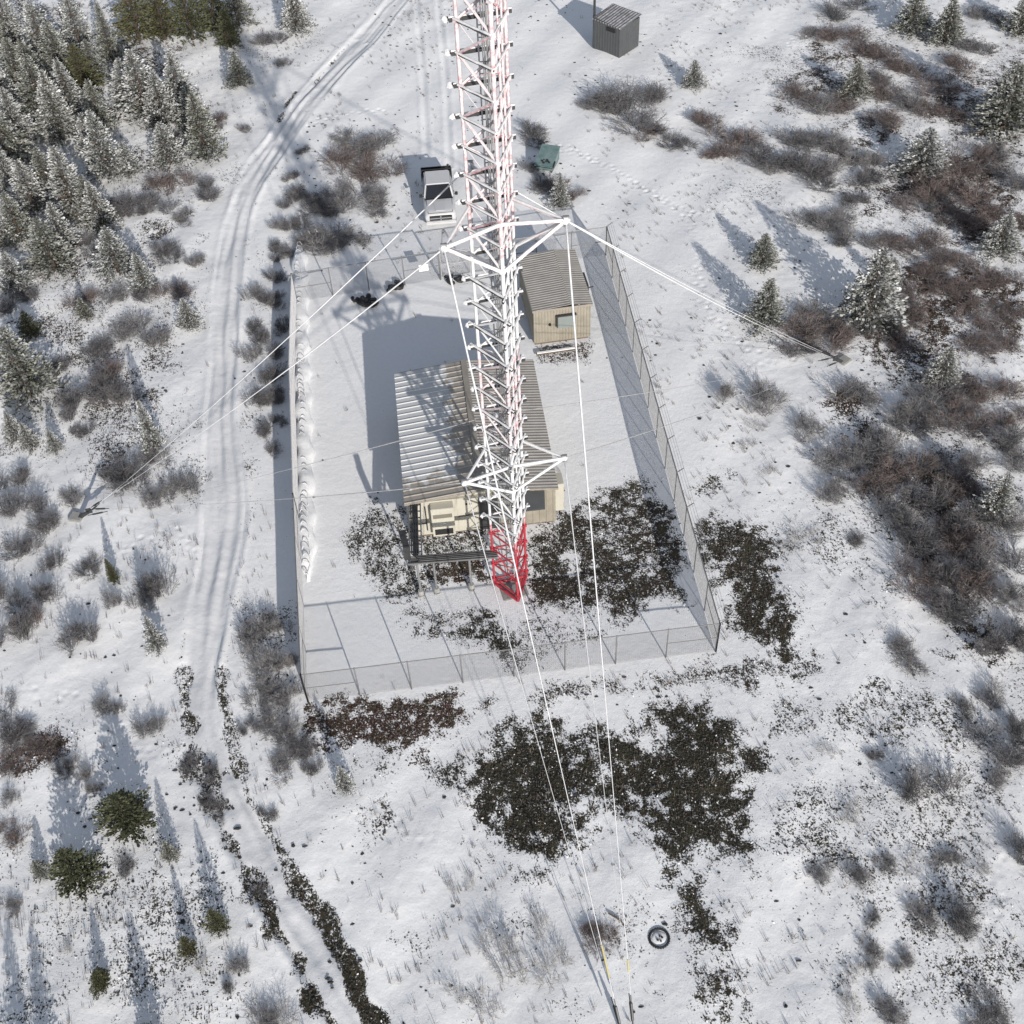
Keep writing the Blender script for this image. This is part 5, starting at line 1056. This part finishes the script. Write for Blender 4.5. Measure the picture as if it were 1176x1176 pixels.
fence('far chain-link fence behind the small beige shelter, east of the gate',[[1.2,24.85],F_['tr']],2.2,M['galv_frost'],pm=M['galv_dull'],seed=5,wire_r=.006)
t=thing('chain_link_gate','double chain-link gate closed across the far fence before the pickup','gate',(gp[0],gp[1],G(*gp)),math.atan2(.5,3.75))
for x0,x1 in ((.08,1.86),(1.92,3.70)):
    m=MB()
    for z in (.12,1.05,2.0): m.tube([(x0,0,z),(x1,0,z)],.026,6)
    for x in (x0,x1): m.tube([(x,0,.12),(x,0,2.0)],.028,6)
    m.tube([(x0,0,.12),(x1,0,2.0)],.02,6); lf=m.build('gate_leaf',M['galv_frost'],t)
    m=MB(); k=x0-1.88
    while k<x1:
        for sg in (1,-1):
            u0,u1=max(k,x0),min(k+1.88,x1); v0,v1=.12+u0-k,.12+u1-k
            if u1-u0>.02:
                if sg<0: v0,v1=2.12-v0,2.12-v1
                m.bar((u0,0,v0),(u1,0,v1),.008,.008)
        k+=.085
    m.build('wire_mesh',M['galv_frost'],lf)
sx,sy=-3.5,24.28; t=tag(MB().box((0,0,0),(.56,.03,.46)).build('notice_sign',M['white_sign']),'blank white notice board hung on the far fence left of the gate','sign'); t.location=(sx,sy-.06,G(sx,sy)+1.05); t.rotation_euler=(0,0,.11)
# coil of razor wire caked with snow along the western fence
pl=smooth([tuple(p) for p in COIL],8)
t=thing('razor_wire_coil','snow-caked coil of razor wire lying along the inside of the western fence','razor wire',(pl[0][0],pl[0][1],0))
acc=[0]
for a,b in zip(pl[:-1],pl[1:]): acc.append(acc[-1]+math.hypot(b[0]-a[0],b[1]-a[1]))
def on(s):
    for i in range(len(pl)-1):
        if s<=acc[i+1] or i==len(pl)-2:
            q=(s-acc[i])/max(acc[i+1]-acc[i],1e-6); return Vector((pl[i][0]+(pl[i+1][0]-pl[i][0])*q-pl[0][0],pl[i][1]+(pl[i+1][1]-pl[i][1])*q-pl[0][1],0))
m=MB(); n=int(acc[-1]/.5); pts=[]
ph=0
for i in range(n*12):
    s_=i/12*.5+.16*math.sin(i*.031)+.09*math.sin(i*.083+1); a=2*PI*i/12; c=on(max(0,s_)); lp=.72+.5*abs(math.sin(i//12*1.7+.4*math.sin(i//12))); pts.append(c+Vector((.17*lp*math.cos(a)-.06+.05*math.sin(i*.05),.16*math.sin(a),.29+.06*math.sin(i*.023)+.14*lp*math.sin(a)+ZG(c.x+pl[0][0],c.y+pl[0][1]))))
m.tube(pts,[.014+.014*R.random() for _ in pts],5); m.build('coil',M['rime'],t,smooth=True)
m=MB(); nn=90; vs=[]
for i in range(nn+1):
    c=on(acc[-1]*i/nn); h=(.32+.09*R.random()+.06*math.sin(i*.7))*min(1,.15+i/5,.15+(nn-i)/4); z=ZG(c.x+pl[0][0],c.y+pl[0][1]); 
    for dx,dz in ((-.55,-.1),(-.42,h*.8),(-.1,h),(.2,h*.85),(.36,h*.6),(.40,-.1)): vs.append((c.x+dx*min(1,.1+i/7,.1+(nn-i)/7)*(1+.25*math.sin(i*.9+dx*4))+R.uniform(-.04,.04),c.y,z+dz))
m.add(vs,[(i*6+k,i*6+k+1,(i+1)*6+k+1,(i+1)*6+k) for i in range(nn) for k in range(5)]+[(0,1,2,3,4,5),tuple(range(nn*6,nn*6+6))[::-1]]); m.build('snow_ridge',M['snow'],t,smooth=True)
m=MB(); ce=on(acc[-1]); c2=Vector((COIL_END[1][0]-pl[0][0],COIL_END[1][1]-pl[0][1],0)); pts=[]
for i in range(30):
    a=2*PI*i/12; c=ce.lerp(c2,i/30); pts.append(c+Vector((0,0.2*math.cos(a),.3+.16*math.sin(a))))
m.tube(pts,.035,6); m.build('coil_end',M['rime'],t,smooth=True)
# ------------------------------------------------------------------ conifers
def crown(seed,kind):
    rr_=random.Random(seed); V=[];F=[];RA=[]
    nb=230 if kind!='g' else 210; lump=[rr_.uniform(.72,1.12) for _ in range(9)]
    for i in range(nb):
        u=(i+.5)/nb; z=.05+.93*u**1.05; a=i*2.39996+rr_.uniform(-.4,.4)
        env=(1-z)**.80*(.80+.25*rr_.random())*lump[int((a%(2*PI))/(2*PI)*5)]*(1 if rr_.random()>.08 else 1.22)+.025
        if kind=='g' and z<.25: env*=.85+.6*z
        L=env; bf=rr_.uniform(.5,1.25); rise=rr_.uniform(-.05,.10)*(1 if kind!='g' else 1.4)
        ns=max(5,int(28*L**.6)); ca,sa=math.cos(a),math.sin(a)
        for j in range(ns):
            t=.18+.85*(j+rr_.random())/ns; rad=L*t; lat=rr_.uniform(-1,1)*.13*(1.15-t*.6)*L+.0
            bx,by,bz=rad*ca-lat*sa,rad*sa+lat*ca,z+rise*t*L+rr_.uniform(-.022,.022)
            aa=a+rr_.uniform(-.65,.65); l=rr_.uniform(.075,.15)*(.65+.5*(1-z)); el=rr_.uniform(-.2,.75); w=l*rr_.uniform(.22,.36)
            dx,dy,dz=math.cos(aa)*math.cos(el)*l,math.sin(aa)*math.cos(el)*l,math.sin(el)*l*.34
            tw=rr_.uniform(0,PI); px,py,pz=-math.sin(aa)*w*math.cos(tw),math.cos(aa)*w*math.cos(tw),w*math.sin(tw)*.30
            o=len(V); V+=[(bx,by,bz),(bx+dx*.5+px,by+dy*.5+py,bz+dz*.5+pz),(bx+dx,by+dy,bz+dz),(bx+dx*.5-px,by+dy*.5-py,bz+dz*.5-pz)]
            F.append((o,o+1,o+2,o+3)); q=(.12+.88*min(1,t)**1.3*(.55+.45*z))*bf
            RA.append(max(0,min(1,q*(1 if rr_.random()>.22 else .25)+rr_.uniform(-.15,.15))))
    me=bpy.data.meshes.new('crown'); me.from_pydata(V,[],F); me.materials.append(M['crown_'+kind])
    at=me.attributes.new('rime','FLOAT','FACE'); at.data.foreach_set('value',RA); return me
def trunk(seed):
    rr_=random.Random(seed); m=MB(); m.tube([(0,0,-.03),(.01,0,.2),(0,.01,.5),(0,0,.97)],[.09,.07,.045,.006],7)
    for i in range(14):
        z=rr_.uniform(.06,.6); a=rr_.uniform(0,2*PI); l=(1-z)*.6; m.tube([(0,0,z),(math.cos(a)*l,math.sin(a)*l,z+.02)],[.022,.006],4)
    return m.mesh('trunk',M['bark'])
CR={k:[crown(10*i+ord(k),k) for i in range(3)] for k in 'fmg'}; TK=[trunk(i) for i in range(2)]
for i,(x,y,h,r,k,lab) in enumerate(CONIFERS):
    rz=R.uniform(0,2*PI); t=thing('spruce_tree',lab,'spruce',(x,y,ZG(x,y)-.03),rz,'spruces on the hilltop'); h=max(h,1.0); r=max(r,.35)
    for nm,me in (('trunk',TK[i%2]),('crown',CR[k][R.randrange(3)])):
        o=bpy.data.objects.new(nm,me); COL.objects.link(o); o.parent=t; o.scale=(r*R.uniform(1.1,1.42),r*R.uniform(1.0,1.28),h*1.05)
# ------------------------------------------------------------------ leafless shrubs
def shrub(seed,k):
    rr_=random.Random(seed); m=MB(); cl=[(rr_.uniform(-.55,.55),rr_.uniform(-.55,.55),rr_.uniform(.35,.7),rr_.uniform(.6,1.1)) for _ in range(rr_.randint(3,5))]; ns=120 if k!='p' else 50
    def seg(p,q,r0,r1):
        d=(q-p).normalized(); u=d.cross(Vector((.3,.2,1))).normalized(); w=d.cross(u); o=len(m.v)
        for c,r_ in ((p,r0),(q,r1)):
            for a in (0,2.094,4.189): m.v.append(tuple(c+u*(math.cos(a)*r_)+w*(math.sin(a)*r_)))
        m.f+=[(o,o+1,o+4,o+3),(o+1,o+2,o+5,o+4),(o+2,o,o+3,o+5)]; m.m+=[0]*3
    T=.0066
    for i in range(ns):
        a=rr_.uniform(0,2*PI); rad=rr_.random()**.55; C_=rr_.choice(cl); b=Vector((C_[0]+math.cos(a)*rad*.45*C_[2],C_[1]+math.sin(a)*rad*.45*C_[2],-.03))
        lg=1.25 if rr_.random()<.12 else 1; tip=Vector((C_[0]+math.cos(a)*rad*C_[2]*lg+rr_.uniform(-.1,.1),C_[1]+math.sin(a)*rad*C_[2]*lg+rr_.uniform(-.1,.1),rr_.uniform(.5,1)*(1-.4*rad*rad)*C_[3]*lg))
        mid=b.lerp(tip,.5)+Vector((rr_.uniform(-.05,.05),rr_.uniform(-.05,.05),.08)); seg(b,mid,T*1.3,T); seg(mid,tip,T,T*.5)
        for j in range(7 if k!='p' else 5):
            t_=rr_.uniform(.2,.95); s_=(b.lerp(mid,t_*2) if t_<.5 else mid.lerp(tip,t_*2-1)); aa=a+rr_.uniform(-1.6,1.6); l=rr_.uniform(.12,.32)
            e=s_+Vector((math.cos(aa)*l*.75,math.sin(aa)*l*.75,rr_.uniform(.05,.8)*l)); seg(s_,e,T*.7,T*.4)
            for q in range(2):
                f=s_.lerp(e,rr_.uniform(.3,.9)); ab=aa+rr_.uniform(-1.2,1.2); l2=rr_.uniform(.06,.16); seg(f,f+Vector((math.cos(ab)*l2*.8,math.sin(ab)*l2*.8,rr_.uniform(0,.8)*l2)),T*.55,T*.3)
    return m.mesh('shrub',M['twig_'+k])
SHM={k:[shrub(ord(k)+7*i,k) for i in range(6)] for k in 'gdbp'}
for x,y,h,r,k,lab in SHRUBS:
    o=bpy.data.objects.new('bare_shrub',SHM[k][R.randrange(6)]); COL.objects.link(o); o.location=(x,y,ZG(x,y)-.02); o.rotation_euler=(0,0,R.uniform(0,2*PI)); o.scale=(r*R.uniform(1.1,1.42),r*R.uniform(1.0,1.28),h*1.05)
    tag(o,lab,'shrub','leafless shrubs on the snow')
